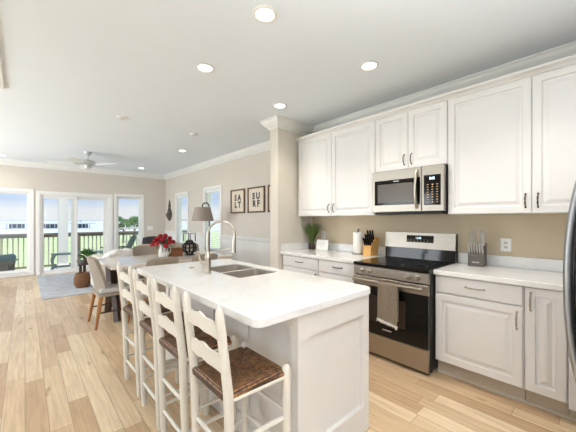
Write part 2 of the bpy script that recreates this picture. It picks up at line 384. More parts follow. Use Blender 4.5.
w_ = wall('wall_right', 'x', XR, XR + .15, YB, YF, 0, ZC, [RW2, RW1, (3.10, 3.1001, -2, -1)])
w_.data.materials.append(M['paint_kitchen'])
for p in w_.data.polygons: p.material_index = int(p.center.y < 3.1)
wall('wall_left', 'x', XL - .15, XL, YB, YF, 0, ZC, LWS)
wall('wall_back', 'y', YB - .15, YB, XL - .15, XR + .15, 0, ZC, [BW])
bm = NB(); box(bm, 2.57, XR, 3.02, 3.19, 0, ZC, .004); struct('wall_stub', bm, 'paint_stub')
bm = NB(); box(bm, 1.55, XR, -.92, -.80, 0, ZC); struct('wall_behind_fridge', bm, 'paint')
CR = [(0, ZC), (.105, ZC), (.105, ZC - .012), (.092, ZC - .018), (.078, ZC - .045), (.045, ZC - .085), (.022, ZC - .102), (.022, ZC - .118), (.012, ZC - .128), (0, ZC - .128)]
bm = NB(); sweep(bm, [(XL, YB), (XL, YF), (XR, YF), (XR, 3.19), (2.57, 3.19), (2.57, 3.02), (XR, 3.02), (XR, -.80), (1.55, -.80)], CR); struct('trim_1', bm, 'trim')
BB = [(0, 0), (.018, 0), (.018, .10), (.012, .125), (.006, .13), (0, .13)]
bm = NB(); sweep(bm, [(2.66, 3.02), (2.57, 3.02), (2.57, 3.19), (XR, 3.19), (XR, YF), (FRW[1] + .08, YF)][::-1], BB); struct('baseboard_right', bm, 'trim')
for n_, (x0, x1) in enumerate(((XL, FLW[0] - .07), )):
    bm = NB(); sweep(bm, [(x0, YF), (x1, YF)], BB); struct('baseboard_far', bm, 'trim')
bm = NB(); sweep(bm, [(XL, YB), (XL, YF)], BB); struct('baseboard_left', bm, 'trim')
# chair rail and the white wainscot below it along the dining wall
RAIL = [(0, .925), (.010, .925), (.014, .945), (.022, .955), (.022, .985), (.034, .992), (.034, 1.008), (0, 1.012)]
for i, (y0, y1) in enumerate(((5.78, 3.19), (7.55, 6.66), (YF, 8.45))):
    bm = NB(); sweep(bm, [(XR, y0), (XR, y1)], RAIL); struct('trim_%d' % (i + 2), bm, 'trim')
bm = NB(); box(bm, XR - .006, XR, 3.19, YF, .10, .93)
wsc = NB()
for y0, y1, z1 in ((3.19, 5.78, .93), (5.78, 6.66, .55), (6.66, 7.55, .93), (7.55, 8.45, .55), (8.45, YF, .93)): box(wsc, XR - .006, XR, y0, y1, .10, z1)
bm.free(); struct('trim_5', wsc, 'trim')

def window(name, axis, c, inward, hole, sash=.045, meet=None, mull=(), sill=True, case=.07):
    """casing on the room side, a sash frame in the opening, and one pane"""
    a0, a1, z0, z1 = hole; s = inward
    def B(bm, A0, A1, d0, d1, Z0, Z1, bev=.003):
        lo, hi = sorted((c + s * d0, c + s * d1))
        if axis == 'y': box(bm, A0, A1, lo, hi, Z0, Z1, bev, 1)
        else: box(bm, lo, hi, A0, A1, Z0, Z1, bev, 1)
    bm = NB()
    B(bm, a0 - case, a0, 0, .02, z0 - (case if z0 > .05 else 0), z1); B(bm, a1, a1 + case, 0, .02, z0 - (case if z0 > .05 else 0), z1)
    B(bm, a0 - case, a1 + case, 0, .024, z1, z1 + case)
    if z0 > .05: B(bm, a0, a1, 0, .02, z0 - case, z0 - .02)
    for lo_, hi_ in ((a0, a0 + .012), (a1 - .012, a1)): B(bm, lo_, hi_, -.15, 0, z0, z1, 0)
    B(bm, a0 + .012, a1 - .012, -.15, 0, z1 - .012, z1, 0)
    w = struct(name, bm, 'trim')
    f = NB(); i0, i1 = a0 + .012, a1 - .012
    B(f, i0, i0 + sash, -.11, -.06, z0, z1 - .012); B(f, i1 - sash, i1, -.11, -.06, z0, z1 - .012)
    B(f, i0 + sash, i1 - sash, -.11, -.06, z0, z0 + sash + .02); B(f, i0 + sash, i1 - sash, -.11, -.06, z1 - .012 - sash, z1 - .012)
    if meet: B(f, i0 + .002, i1 - .002, -.115, -.055, meet - .022, meet + .022)
    for q in mull: B(f, q - .02, q + .02, -.11, -.06, z0, z1)
    struct('sash', f, 'trim', w)
    g = NB(); B(g, i0 + sash, i1 - sash, -.088, -.084, z0 + sash + .02, z1 - .012 - sash, 0); struct('pane', g, 'glass', w)
    if sill and z0 > .05:
        k = NB(); B(k, a0 - case - .02, a1 + case + .02, -.06, .04, z0 - .02, z0); struct('window_sill', k, 'trim', w)
    return w
window('window_1', 'y', YF, -1, FLW, meet=1.11)
window('window_2', 'y', YF, -1, FRW, meet=1.11)
window('window_3', 'x', XR, -1, RW1, meet=1.34)
window('window_4', 'x', XR, -1, RW2, meet=1.34)
for i, h in enumerate(LWS): window('window_%d' % (i + 5), 'x', XL, 1, h, meet=1.3)  # unseen windows, added to bring light in from the left
window('window_8', 'y', YB, 1, BW, mull=(-1.5, -.3))  # unseen back window, added for light from behind the camera
# sliding patio door: casing, fixed panel, sliding panel
a0, a1, z0, z1 = FDR
bm = NB()
for lo_, hi_ in ((a0 - .07, a0), (a1, a1 + .07)): box(bm, lo_, hi_, YF - .02, YF, 0, z1 + .07, .003, 1)
box(bm, a0, a1, YF - .02, YF, z1, z1 + .07, .003, 1)
box(bm, a0, a0 + .035, YF, YF + .15, 0, z1); box(bm, a1 - .035, a1, YF, YF + .15, 0, z1); box(bm, a0 + .035, a1 - .035, YF, YF + .15, z1 - .035, z1); box(bm, a0 + .035, a1 - .035, YF, YF + .15, 0, .03)
dr = struct('door_1', bm, 'trim')
def slider(x0, x1, y0, y1, st0, st1):
    f = NB(); box(f, x0, x0 + st0, y0, y1, .03, 1.955, .003, 1); box(f, x1 - st1, x1, y0, y1, .03, 1.955, .003, 1)
    box(f, x0 + st0, x1 - st1, y0, y1, .03, .095, .003, 1); box(f, x0 + st0, x1 - st1, y0, y1, 1.885, 1.955, .003, 1)
    p = struct('door_panel', f, 'trim', dr); g = NB(); ym = (y0 + y1) / 2; box(g, x0 + st0, x1 - st1, ym - .003, ym + .003, .095, 1.885); struct('pane', g, 'glass', p); return p
slider(.305, 1.02, YF + .035, YF + .075, .04, .06)
sp = slider(.885, 1.71, YF + .085, YF + .125, .135, .10)
bm = NB(); tube(bm, [(.335, YF + .03, .93), (.335, YF - .005, .95), (.335, YF - .005, 1.13), (.335, YF + .03, 1.15)], .008); struct('door_handle', bm, 'trim', dr, True)
# blinds
def blind(hole, label):
    y0, y1, z0, z1 = hole; t = thing('window_blind', label, 'blind', (XR + .03, (y0 + y1) / 2, z1 - .012))
    bm = NB(); box(bm, XR + .005, XR + .05, y0 + .016, y1 - .016, z1 - .06, z1 - .014, .004); part('head_rail', bm, 'blind', t)
    bm = NB(); z = z1 - .09
    while z > z0 + .08:
        box(bm, XR + .006, XR + .048, y0 + .02, y1 - .02, z - .0015, z + .0015, mtx=Matrix.Translation((XR + .027, 0, z)) @ Matrix.Rotation(R(-4), 4, 'Y') @ Matrix.Translation((-XR - .027, 0, -z))); z -= .046
    part('slats', bm, 'blind', t)
    bm = NB(); box(bm, XR + .012, XR + .042, y0 + .02, y1 - .02, z0 + .03, z0 + .055, .004); part('bottom_rail', bm, 'blind', t)
    bm = NB()
    for y in (y0 + .12, y1 - .12): tube(bm, [(XR + .027, y, z1 - .06), (XR + .027, y, z0 + .05)], .0015, 6)
    part('cord', bm, 'blind', t)
blind(RW1, 'white slatted blind in the tall window nearest the far corner, by the iron wall ornament')
blind(RW2, 'white slatted blind in the tall window behind the floor lamp')

# ---------------------------------------------------------------- kitchen run along the right wall
XB, XU, XC = 2.64, 2.93, 2.61            # door faces of base and wall cabinets, worktop front edge
CAB = [(0, -.005), (.005, 0), (.056, 0), (.060, -.011), (.074, -.011), (.100, -.001), (.106, -.001)]
DRW = [(0, -.005), (.006, 0)]
def face(X, y0, z0): return lambda a, b, d: (X - d, y0 + a, z0 + b)
def door(root, name, X, y0, y1, z0, z1, prof=CAB, m='cabinet'):
    g = .0018; bm = NB(); rings(bm, face(X, y0 + g, z0 + g), y1 - y0 - 2 * g, z1 - z0 - 2 * g, prof, -.02); return part(name, bm, m, root)
def pull(owner, X, y, z, vertical=True, L=.105, m='pewter'):
    bm = NB(); pts = []; rs = []
    for i in range(13):
        u = i / 12 * 2 - 1; o = .030 * (1 - abs(u) ** 3.2); rs.append(.0042 + .0022 * (1 - abs(abs(u) - .35) * 2.2 if abs(abs(u) - .35) < .3 else .1) + (.003 if abs(u) > .95 else 0))
        pts.append((X - o, y, z + u * L / 2) if vertical else (X - o, y + u * L / 2, z))
    tube(bm, pts, rs, 8)
    for s in (-1, 1):
        q = (X, y, z + s * L / 2) if vertical else (X, y + s * L / 2, z); tube(bm, [q, (q[0] - .006, q[1], q[2])], .0075, 10)
    return part('pull', bm, m, owner, True)
def carcass(root, X, y0, y1, z0, z1, x1=XR - .002, m='cabinet'):
    bm = NB(); box(bm, X + .0205, x1, y0 + .0005, y1 - .0005, z0, z1, .001, 1); return part('body', bm, m, root)
# wall cabinets
ZU0, ZU1 = 1.398, 2.478
def wall_unit(y0, y1, split, z0, label, pulls):
    t = thing('wall_cabinet', label, 'cabinet', (XU + .17, (y0 + y1) / 2, z0)); carcass(t, XU, y0, y1, z0, ZU1)
    a = door(t, 'door', XU, y0, split, z0, ZU1 - .004); b = door(t, 'door', XU, split, y1, z0, ZU1 - .004)
    pull(a, XU, split - .038, z0 + .10); pull(b, XU, split + .038, z0 + .10); return t
wall_unit(1.746, 2.990, 2.375, ZU0, 'white two-door wall cabinet next to the beige wall stub', 0)
wall_unit(.988, 1.744, 1.366, 1.874, 'short white two-door wall cabinet above the microwave', 0)
wall_unit(-.229, .986, .378, ZU0, 'white two-door wall cabinet at the right above the grey knife block', 0)
bm = NB(); sweep(bm, [(XR, 3.005), (XU + .02, 3.005), (XU + .02, -.23)], [(-.0, ZU1 + .001), (.004, ZU1 + .001), (.010, ZU1 + .012), (.024, ZU1 + .024), (.046, ZU1 + .034), (.050, ZU1 + .05), (-.015, ZU1 + .05), (-.015, ZU1 + .001)])
solo('cabinet_crown_moulding', bm, 'cabinet', 'long white crown moulding along the top of the wall cabinets', 'moulding')
# base cabinets
def base_unit(y0, y1, label, drawer=True, pull_at=None, pm='nickel', wd=None):
    t = thing('base_cabinet', label, 'cabinet', (XB + .3, (y0 + y1) / 2, 0)); carcass(t, XB, y0, y1, .125, .872)
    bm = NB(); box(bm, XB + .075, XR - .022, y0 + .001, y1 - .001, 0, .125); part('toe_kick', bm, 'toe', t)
    zt = .868
    if drawer:
        d = door(t, 'drawer', XB, y0 + .004, y1 - .004, .722, zt, DRW); pull(d, XB, (y0 + y1) / 2, .80, False, .13, pm); zt = .715
    d = door(t, 'door', XB, y0 + .004, y1 - .004, .13, zt)
    if pull_at is not None: pull(d, XB, pull_at, zt - .10, True, .125, pm)
    return t
base_unit(2.349, 3.004, 'white base cabinet with drawer beside the beige wall stub', True, 2.39, 'pewter')
base_unit(1.760, 2.347, 'white base cabinet with drawer left of the range', True, 1.79, 'pewter')
base_unit(.386, .994, 'wide white base cabinet with drawer right of the range', True, .424)
base_unit(.156, .384, 'narrow white base cabinet with one full-height door near the fridge', False, .347)
t = thing('filler_panel', 'plain white filler panel between the narrow base cabinet and the fridge', 'panel', (XB, .09, 0))
bm = NB(); box(bm, XB + .004, XB + .03, .03, .154, .10, .872, .002, 1); part('panel', bm, 'cabinet', t)
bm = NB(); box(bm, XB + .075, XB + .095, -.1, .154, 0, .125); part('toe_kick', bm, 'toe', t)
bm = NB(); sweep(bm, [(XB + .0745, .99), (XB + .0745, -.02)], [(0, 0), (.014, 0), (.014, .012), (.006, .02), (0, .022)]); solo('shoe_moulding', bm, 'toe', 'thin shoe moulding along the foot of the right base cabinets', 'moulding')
def worktop(y0, y1, label, side=None):
    t = thing('worktop', label, 'worktop', (2.94, (y0 + y1) / 2, .875))
    bm = NB(); box(bm, XC, XR, y0, y1, .875, .915, .005, 2); part('slab', bm, 'quartz', t)
    bm = NB(); box(bm, XR - .02, XR, y0, y1 - (.0 if not side else .0), .9152, 1.015, .002, 1)
    if side: box(bm, XC + .01, XR - .0201, side - .02, side, .9152, 1.015, .002, 1)
    part('upstand', bm, 'quartz', t); return t
worktop(1.760, 3.018, 'white quartz worktop left of the range', 3.018)
worktop(-.20, .994, 'white quartz worktop right of the range')

# ---------------------------------------------------------------- range
Y0, Y1 = .998, 1.757; YM = (Y0 + Y1) / 2; XF = 2.53
rg = thing('range', 'stainless steel and black glass electric range between the base cabinets', 'stove', (2.88, YM, 0))
bm = NB(); box(bm, XF + .03, XR - .015, Y0, Y1, .03, .900, .003, 1)
for y in (Y0 + .05, Y1 - .05):
    for x in (XF + .08, XR - .08): box(bm, x - .02, x + .02, y - .02, y + .02, 0, .03)
part('body', bm, 'black', rg)
bm = NB(); rings(bm, face(XF, Y0 + .004, .035), Y1 - Y0 - .008, .195, [(0, -.004), (.004, 0)], -.029); part('storage_drawer', bm, 'steel', rg)
bm = NB(); rings(bm, face(XF - .008, Y0 + .004, .236), Y1 - Y0 - .008, .545, [(0, -.004), (.004, 0)], -.036); dr_ = part('oven_door', bm, 'black_glass', rg)
bm = NB(); rings(bm, face(XF - .0085, Y0 + .20, .36), .36, .25, [(0, 0), (.006, .0006)]); part('oven_window', bm, 'oven_window', dr_)
bm = NB(); rings(bm, face(XF - .010, Y0 + .003, .695), Y1 - Y0 - .006, .088, [(0, -.004), (.004, 0)], -.03); part('door_band', bm, 'steel', dr_)
bm = NB(); box(bm, XF - .012, XF - .0086, YM - .045, YM + .045, .297, .307); part('badge', bm, 'badge', dr_)
bm = NB(); tube(bm, [(XF - .055, Y0 + .03, .752), (XF - .055, Y1 - .03, .752)], .0125, 14)
for y in (Y0 + .06, Y1 - .06): box(bm, XF - .055, XF - .009, y - .012, y + .012, .742, .762, .003, 1)
part('door_handle', bm, 'steel', dr_, True)
bm = NB(); rings(bm, face(XF, Y0 + .002, .792), Y1 - Y0 - .004, .092, [(0, -.004), (.004, 0)], -.029); cp = part('control_panel', bm, 'steel', rg)
for y in (Y1 - .10, Y1 - .185, Y0 + .185, Y0 + .10):
    bm = NB(); mt = Matrix.Translation((XF, y, .838)) @ Matrix.Rotation(R(-90), 4, 'Y')
    lathe(bm, [(0, .0005), (.024, .0005), (.024, .008), (.020, .012), (.019, .032), (.016, .036), (0, .036)], n=20, mtx=mt)
    box(bm, XF - .041, XF - .034, y - .004, y + .004, .822, .854, .001, 1); part('knob', bm, 'nickel', cp, True)
bm = NB(); box(bm, XF - .004, XR - .09, Y0, Y1, .888, .918, .006, 2); ck = part('cooktop', bm, 'black_glass', rg)
for x, y, r_ in ((2.68, Y0 + .19, .11), (2.68, Y1 - .19, .085), (2.95, Y0 + .19, .08), (2.95, Y1 - .19, .1)):
    bm = NB(); lathe(bm, [(r_, .9181), (r_ + .003, .9184), (r_ + .003, .9181)], x, y, 40); part('burner_ring', bm, 'grey_block', ck)
bm = NB(); prism(bm, [(XR - .095, .915), (XR - .015, .915), (XR - .015, 1.20), (XR - .065, 1.20), (XR - .085, 1.04)], Y1 - Y0 - .004, lambda a, b, d: (a, Y0 + .002 + d, b)); bk = part('backguard', bm, 'black_glass', rg)
def slant(z, y, d):      # points on the leaning stainless face of the backguard
    u = (z - 1.04) / .16; return (XR - .086 + .02 * u - d, y, z)
bm = NB(); prism(bm, [(Y0, 1.035), (Y1, 1.035), (Y1, 1.205), (Y0, 1.205)], .012, lambda a, b, d: slant(b, a, .012 - d)); part('backguard_face', bm, 'steel', bk)
bm = NB(); prism(bm, [(YM - .17, 1.10), (YM + .12, 1.10), (YM + .12, 1.175), (YM - .17, 1.175)], .002, lambda a, b, d: slant(b, a, .0145 - d)); dp = part('display', bm, 'black_glass', rg)
part('clock_digits', text_bm('12:08', .028, lambda a, b, d: slant(1.147 + b, YM - .01 - a, .0152), .0004), 'digits', dp)
for i in range(7):
    for j in range(2):
        y = YM + .10 - i * .036; bm = NB(); prism(bm, [(y, 1.112 + j * .016), (y + .014, 1.112 + j * .016), (y + .014, 1.116 + j * .016), (y, 1.116 + j * .016)], .0004, lambda a, b, d: slant(b, a, .0152 - d)); part('button', bm, 'key', dp)

# ---------------------------------------------------------------- microwave
XM = 2.862; mw = thing('microwave', 'stainless steel over-the-range microwave under the short wall cabinet', 'microwave', (3.05, YM, 1.43))
ZM0, ZM1 = 1.428, 1.870
bm = NB(); box(bm, XM + .03, XR, .990, 1.742, ZM0, ZM1, .003, 1); part('body', bm, 'black', mw)
bm = NB(); box(bm, XM + .04, XR - .05, 1.01, 1.72, ZM0 - .022, ZM0 + .001, .003, 1); part('vent_grille', bm, 'black', mw)
ys = 1.20                                  # the door is left of ys, the keypad right of it
bm = NB(); rings(bm, face(XM, ys, ZM0), 1.742 - ys, ZM1 - ZM0, [(0, -.006), (.006, 0)], -.029); md = part('door', bm, 'steel', mw)
bm = NB(); rings(bm, face(XM - .0005, ys + .012, ZM0 + .075), 1.742 - ys - .045, .265, [(0, 0), (.003, .002)], -.001); gl = part('door_glass', bm, 'black_glass', md)
bm = NB(); rings(bm, face(XM - .003, ys + .075, ZM0 + .098), 1.742 - ys - .145, .200, [(0, 0), (.003, .0005)], -.001); part('viewing_window', bm, 'mw_window', md)
bm = NB(); box(bm, XM - .0036, XM - .0024, 1.43, 1.49, ZM0 + .318, ZM0 + .326); part('badge', bm, 'badge', md)
bm = NB(); rings(bm, face(XM, .990, ZM0), ys - .990 - .002, ZM1 - ZM0, [(0, -.006), (.006, 0)], -.029); kp = part('keypad_panel', bm, 'steel', mw)
bm = NB(); rings(bm, face(XM - .0005, 1.022, ZM0 + .06), .155, .29, [(0, 0), (.003, .002)], -.001); kg = part('keypad', bm, 'black_glass', mw)
for j in range(8):
    for i in range(3): bm = NB(); box(bm, XM - .0032, XM - .0024, 1.045 + i * .043, 1.062 + i * .043, ZM0 + .085 + j * .024, ZM0 + .093 + j * .024); part('key', bm, 'key', kg)
part('clock_digits', text_bm('2:05', .03, lambda a, b, d: (XM - .003, 1.10 - a, ZM0 + .315 + b), .0004), 'digits', kg)
bm = NB(); pts = [(XM - .042 * sin(pi * i / 14) ** .6 - .001, ys + .045, ZM0 + .035 + .37 * i / 14) for i in range(15)]; tube(bm, pts, .0135, 12); part('door_handle', bm, 'nickel', md, True)

# ---------------------------------------------------------------- fridge (only its bowed handle reaches into the picture)
fr = thing('fridge', 'tall stainless steel fridge with a long bowed handle at the right edge', 'fridge', (2.07, -.38, 0))
bm = NB(); box(bm, 1.64, 2.50, -.76, -.03, .02, 1.78, .006)
for x in (1.72, 2.42):
    for y in (-.68, -.12): box(bm, x - .03, x + .03, y - .03, y + .03, 0, .02)
part('body', bm, 'steel_dark', fr)
for x0, x1, h in ((1.642, 2.055, 2.015), (2.061, 2.498, 2.12)):
    bm = NB(); box(bm, x0, x1, -.026, .030, .05, 1.775, .012, 3); fd = part('door', bm, 'fridge', fr)
    bm = NB(); n = 24; pts = []
    for i in range(n + 1):
        u = i / n * 2 - 1; pts.append((h, .034 + .088 * (1 - abs(u) ** 2.3), 1.04 + u * .66))
    tube(bm, pts, [.017] * (n + 1), 16, flat=1.8); hd = part('handle', bm, 'fridge', fd, True)
    bm = NB(); tube(bm, [(a + .004, b - .036, c) for a, b, c in pts], .014, 12, flat=1.5); part('handle_backing', bm, 'steel_dark', fd, True)
bm = NB(); box(bm, 1.66, 2.48, -.028, .0, .022, .048); part('kick_grille', bm, 'black', fr)
# ---------------------------------------------------------------- island
IX0, IX1, IY0, IY1 = 1.00, 1.640, 1.03, 2.83
isl = thing('kitchen_island', 'off-white panelled kitchen island under a white quartz top', 'island', (1.32, 1.93, 0))
bm = NB(); box(bm, IX0 + .02, IX1 - .021, IY0 + .02, IY1 - .02, 0.0, .60)
box(bm, IX0 + .02, IX1 - .021, IY0 + .02, 1.80, .60, .875); box(bm, IX0 + .02, IX1 - .021, 2.52, IY1 - .02, .60, .875); box(bm, IX0 + .02, 1.10, 1.80, 2.52, .60, .875); box(bm, 1.58, IX1 - .021, 1.80, 2.52, .60, .875)
part('body', bm, 'island', isl)
SH = lambda s: [(0, 0), (s, 0), (s + .006, -.011), (s + .006, -.011)]
PY = lambda yy, s: (lambda a, b, d: (IX0 + a, yy - s * d, b))
for nm, yy, s in (('end_panel', IY0, 1), ('end_panel', IY1, -1)):
    bm = NB(); w, h = IX1 - IX0, .875
    # stiles and rails around one recessed panel
    Pq = (lambda yy, s: (lambda a0, a1, b0, b1, d0, d1: box(bm, IX0 + a0, IX0 + a1, *sorted((yy + s * d0, yy + s * d1)), b0, b1)))(yy, s)
    Pq(0, .085, 0, h, -.008, .02); Pq(w - .06, w, 0, h, -.008, .02); Pq(.085, w - .06, 0, .165, -.008, .02); Pq(.085, w - .06, .745, h, -.008, .02); Pq(.08, w - .05, .16, .75, .0185, .02)
    part(nm, bm, 'island', isl)
bm = NB(); n = 4; wd = (IY1 - IY0 - .04) / n
box(bm, IX0 + .012, IX0 + .02, IY0 + .02, IY1 - .02, 0, .875); box(bm, IX0, IX0 + .013, IY0 + .02, IY1 - .02, 0, .13, .002, 1); box(bm, IX0, IX0 + .013, IY0 + .02, IY1 - .02, .80, .875, .002, 1)
for i in range(n + 1):
    y = IY0 + .02 + i * wd; box(bm, IX0, IX0 + .013, max(IY0 + .0201, y - .035), min(IY1 - .0201, y + .035), .13, .80, .002, 1)
part('back_panel', bm, 'island', isl)
PX = lambda y0, z0: (lambda a, b, d: (IX1 - .02 + d + .019, y0 + a, z0 + b))
for y0, y1 in ((1.055, 1.78), (1.784, 2.16), (2.164, 2.54), (2.544, 2.81)):
    bm = NB(); rings(bm, PX(y0, .13), y1 - y0, .74, CAB, -.019); dd = part('door', bm, 'island', isl)
    bm = NB(); tube(bm, [(IX1, y0 + .05, .68), (IX1 + .028, y0 + .05, .69), (IX1 + .028, y0 + .05, .80), (IX1, y0 + .05, .81)], .005, 8); part('pull', bm, 'pewter', dd, True)
# top with a hole for the sink
TX0, TX1, TY0, TY1 = .735, 1.655, 1.00, 2.85; SX0, SX1, SY0, SY1 = 1.170, 1.555, 1.815, 2.455
top = thing('island_worktop', 'white quartz island top with rounded corners and a sink cutout', 'worktop', (1.195, 1.925, .875))
def rrect(x0, x1, y0, y1, r, n=6):
    out = []
    for cx, cy, a in ((x1 - r, y1 - r, 0), (x0 + r, y1 - r, 90), (x0 + r, y0 + r, 180), (x1 - r, y0 + r, 270)):
        out += [(cx + r * cos(R(a + 90 * i / n)), cy + r * sin(R(a + 90 * i / n))) for i in range(n + 1)]
    return out
def plate(bm, outer, inner, z0, z1, ch=.004):
    """a slab between two outlines of the same number of points, top arris chamfered"""
    n = len(outer); mk = lambda pts, z: [bm.verts.new((x, y, z)) for x, y in pts]
    cx = sum(p[0] for p in outer) / n; cy = sum(p[1] for p in outer) / n
    sh = [(x + (cx - x) / abs(cx - x + 1e-9) * ch * (abs(cx - x) > .05), y + (cy - y) / abs(cy - y + 1e-9) * ch * (abs(cy - y) > .05)) for x, y in outer]
    L = [mk(inner, z0), mk(outer, z0), mk(outer, z1 - ch), mk(sh, z1), mk(inner, z1)]
    L.append(L[0])
    for r0, r1 in zip(L, L[1:]):
        for k in range(n): bm.faces.new((r0[k], r0[(k + 1) % n], r1[(k + 1) % n], r1[k]))
    bmesh.ops.recalc_face_normals(bm, faces=bm.faces)
bm = NB(); plate(bm, rrect(TX0, TX1, TY0, TY1, .045), rrect(SX0, SX1, SY0, SY1, .03), .8755, .915); part('slab', bm, 'quartz', top)
# sink
sk = thing('sink', 'undermount stainless steel double bowl sink in the island', 'sink', (1.35, 2.165, .68))
YD = 2.135
for y0, y1 in ((SY0 + .002, YD - .012), (YD + .012, SY1 - .002)):
    bm = NB(); x0, x1 = SX0 + .002, SX1 - .002
    ls = [(0, .906), (.006, .74), (.03, .705), (.12, .698)]; t_ = bmesh.new(); rr = []
    for ins, z in ls: rr.append([t_.verts.new((x, y, z)) for x, y in rrect(x0 + ins, x1 - ins, y0 + ins, y1 - ins, max(.02, .045 - ins * .2))])
    k = len(rr[0])
    for r0, r1 in zip(rr, rr[1:]):
        for q in range(k): t_.faces.new((r0[q], r0[(q + 1) % k], r1[(q + 1) % k], r1[q]))
    t_.faces.new(rr[-1]); bmesh.ops.recalc_face_normals(t_, faces=t_.faces); bmesh.ops.reverse_faces(t_, faces=t_.faces); bmesh.ops.solidify(t_, geom=t_.faces[:], thickness=-.0015); _merge(bm, t_)
    bw = part('bowl', bm, 'sink', sk, True)
    bm = NB(); lathe(bm, [(0, .700), (.03, .700), (.042, .7025), (.045, .6995)], (x0 + x1) / 2, (y0 + y1) / 2, 20); part('drain', bm, 'nickel', bw, True)
bm = NB(); box(bm, SX0 + .004, SX1 - .004, YD - .0115, YD + .0115, .70, .908, .006, 3); part('divider', bm, 'knife_steel', sk, True)  # paler than the bowls: light caught by its top is put into the colour
# faucet
fx, fy = 1.095, 2.165
fc = thing('faucet', 'brushed nickel gooseneck pull-down faucet on the island', 'faucet', (fx, fy, .915))
bm = NB(); lathe(bm, [(0, .9152), (.030, .9152), (.030, .922), (.024, .926), (.0235, 1.03), (.026, 1.035), (.026, 1.05), (.020, 1.06), (.014, 1.085), (0, 1.085)], fx, fy, 24); part('body', bm, 'nickel', fc, True)
dx, dy = cos(R(-34)), sin(R(-34)); RA = .108
pts = [(fx, fy, 1.07), (fx, fy, 1.15), (fx, fy, 1.215)]
for i in range(1, 17):
    a = pi - i / 16 * pi * 1.04; pts.append((fx + dx * (RA + RA * cos(a)), fy + dy * (RA + RA * cos(a)), 1.225 + RA * sin(a)))
bm = NB(); tube(bm, pts, .0095, 14); part('spout', bm, 'nickel', fc, True)
ex, ey, ez = pts[-1]
bm = NB(); tube(bm, [(ex, ey, ez + .004), (ex - dx * .004, ey - dy * .004, ez - .03), (ex - dx * .006, ey - dy * .006, ez - .06), (ex - dx * .008, ey - dy * .008, ez - .135)], [.013, .015, .016, .021], 16); part('spray_head', bm, 'nickel', fc, True)
bm = NB(); tube(bm, [(fx, fy, .99), (fx - .035, fy + .03, .99)], .012, 12); tube(bm, [(fx - .03, fy + .026, .985), (fx - .048, fy + .04, 1.02), (fx - .062, fy + .05, 1.085)], [.008, .007, .0055], 10); part('lever', bm, 'nickel', fc, True)
bm = NB(); tube(bm, [(fx + dx * .012, fy + dy * .012, 1.075), (fx + dx * .10, fy + dy * .10, 1.098), (ex - dx * .02, ey - dy * .02, 1.108)], .006, 8); part('docking_arm', bm, 'nickel', fc, True)
bm = NB(); lathe(bm, [(0, .9152), (.022, .9152), (.022, .918), (.018, .922), (0, .922)], 1.10, 2.49, 20); solo('air_switch_button', bm, 'nickel', 'small round nickel button on the island top beside the faucet', 'button', None, True)

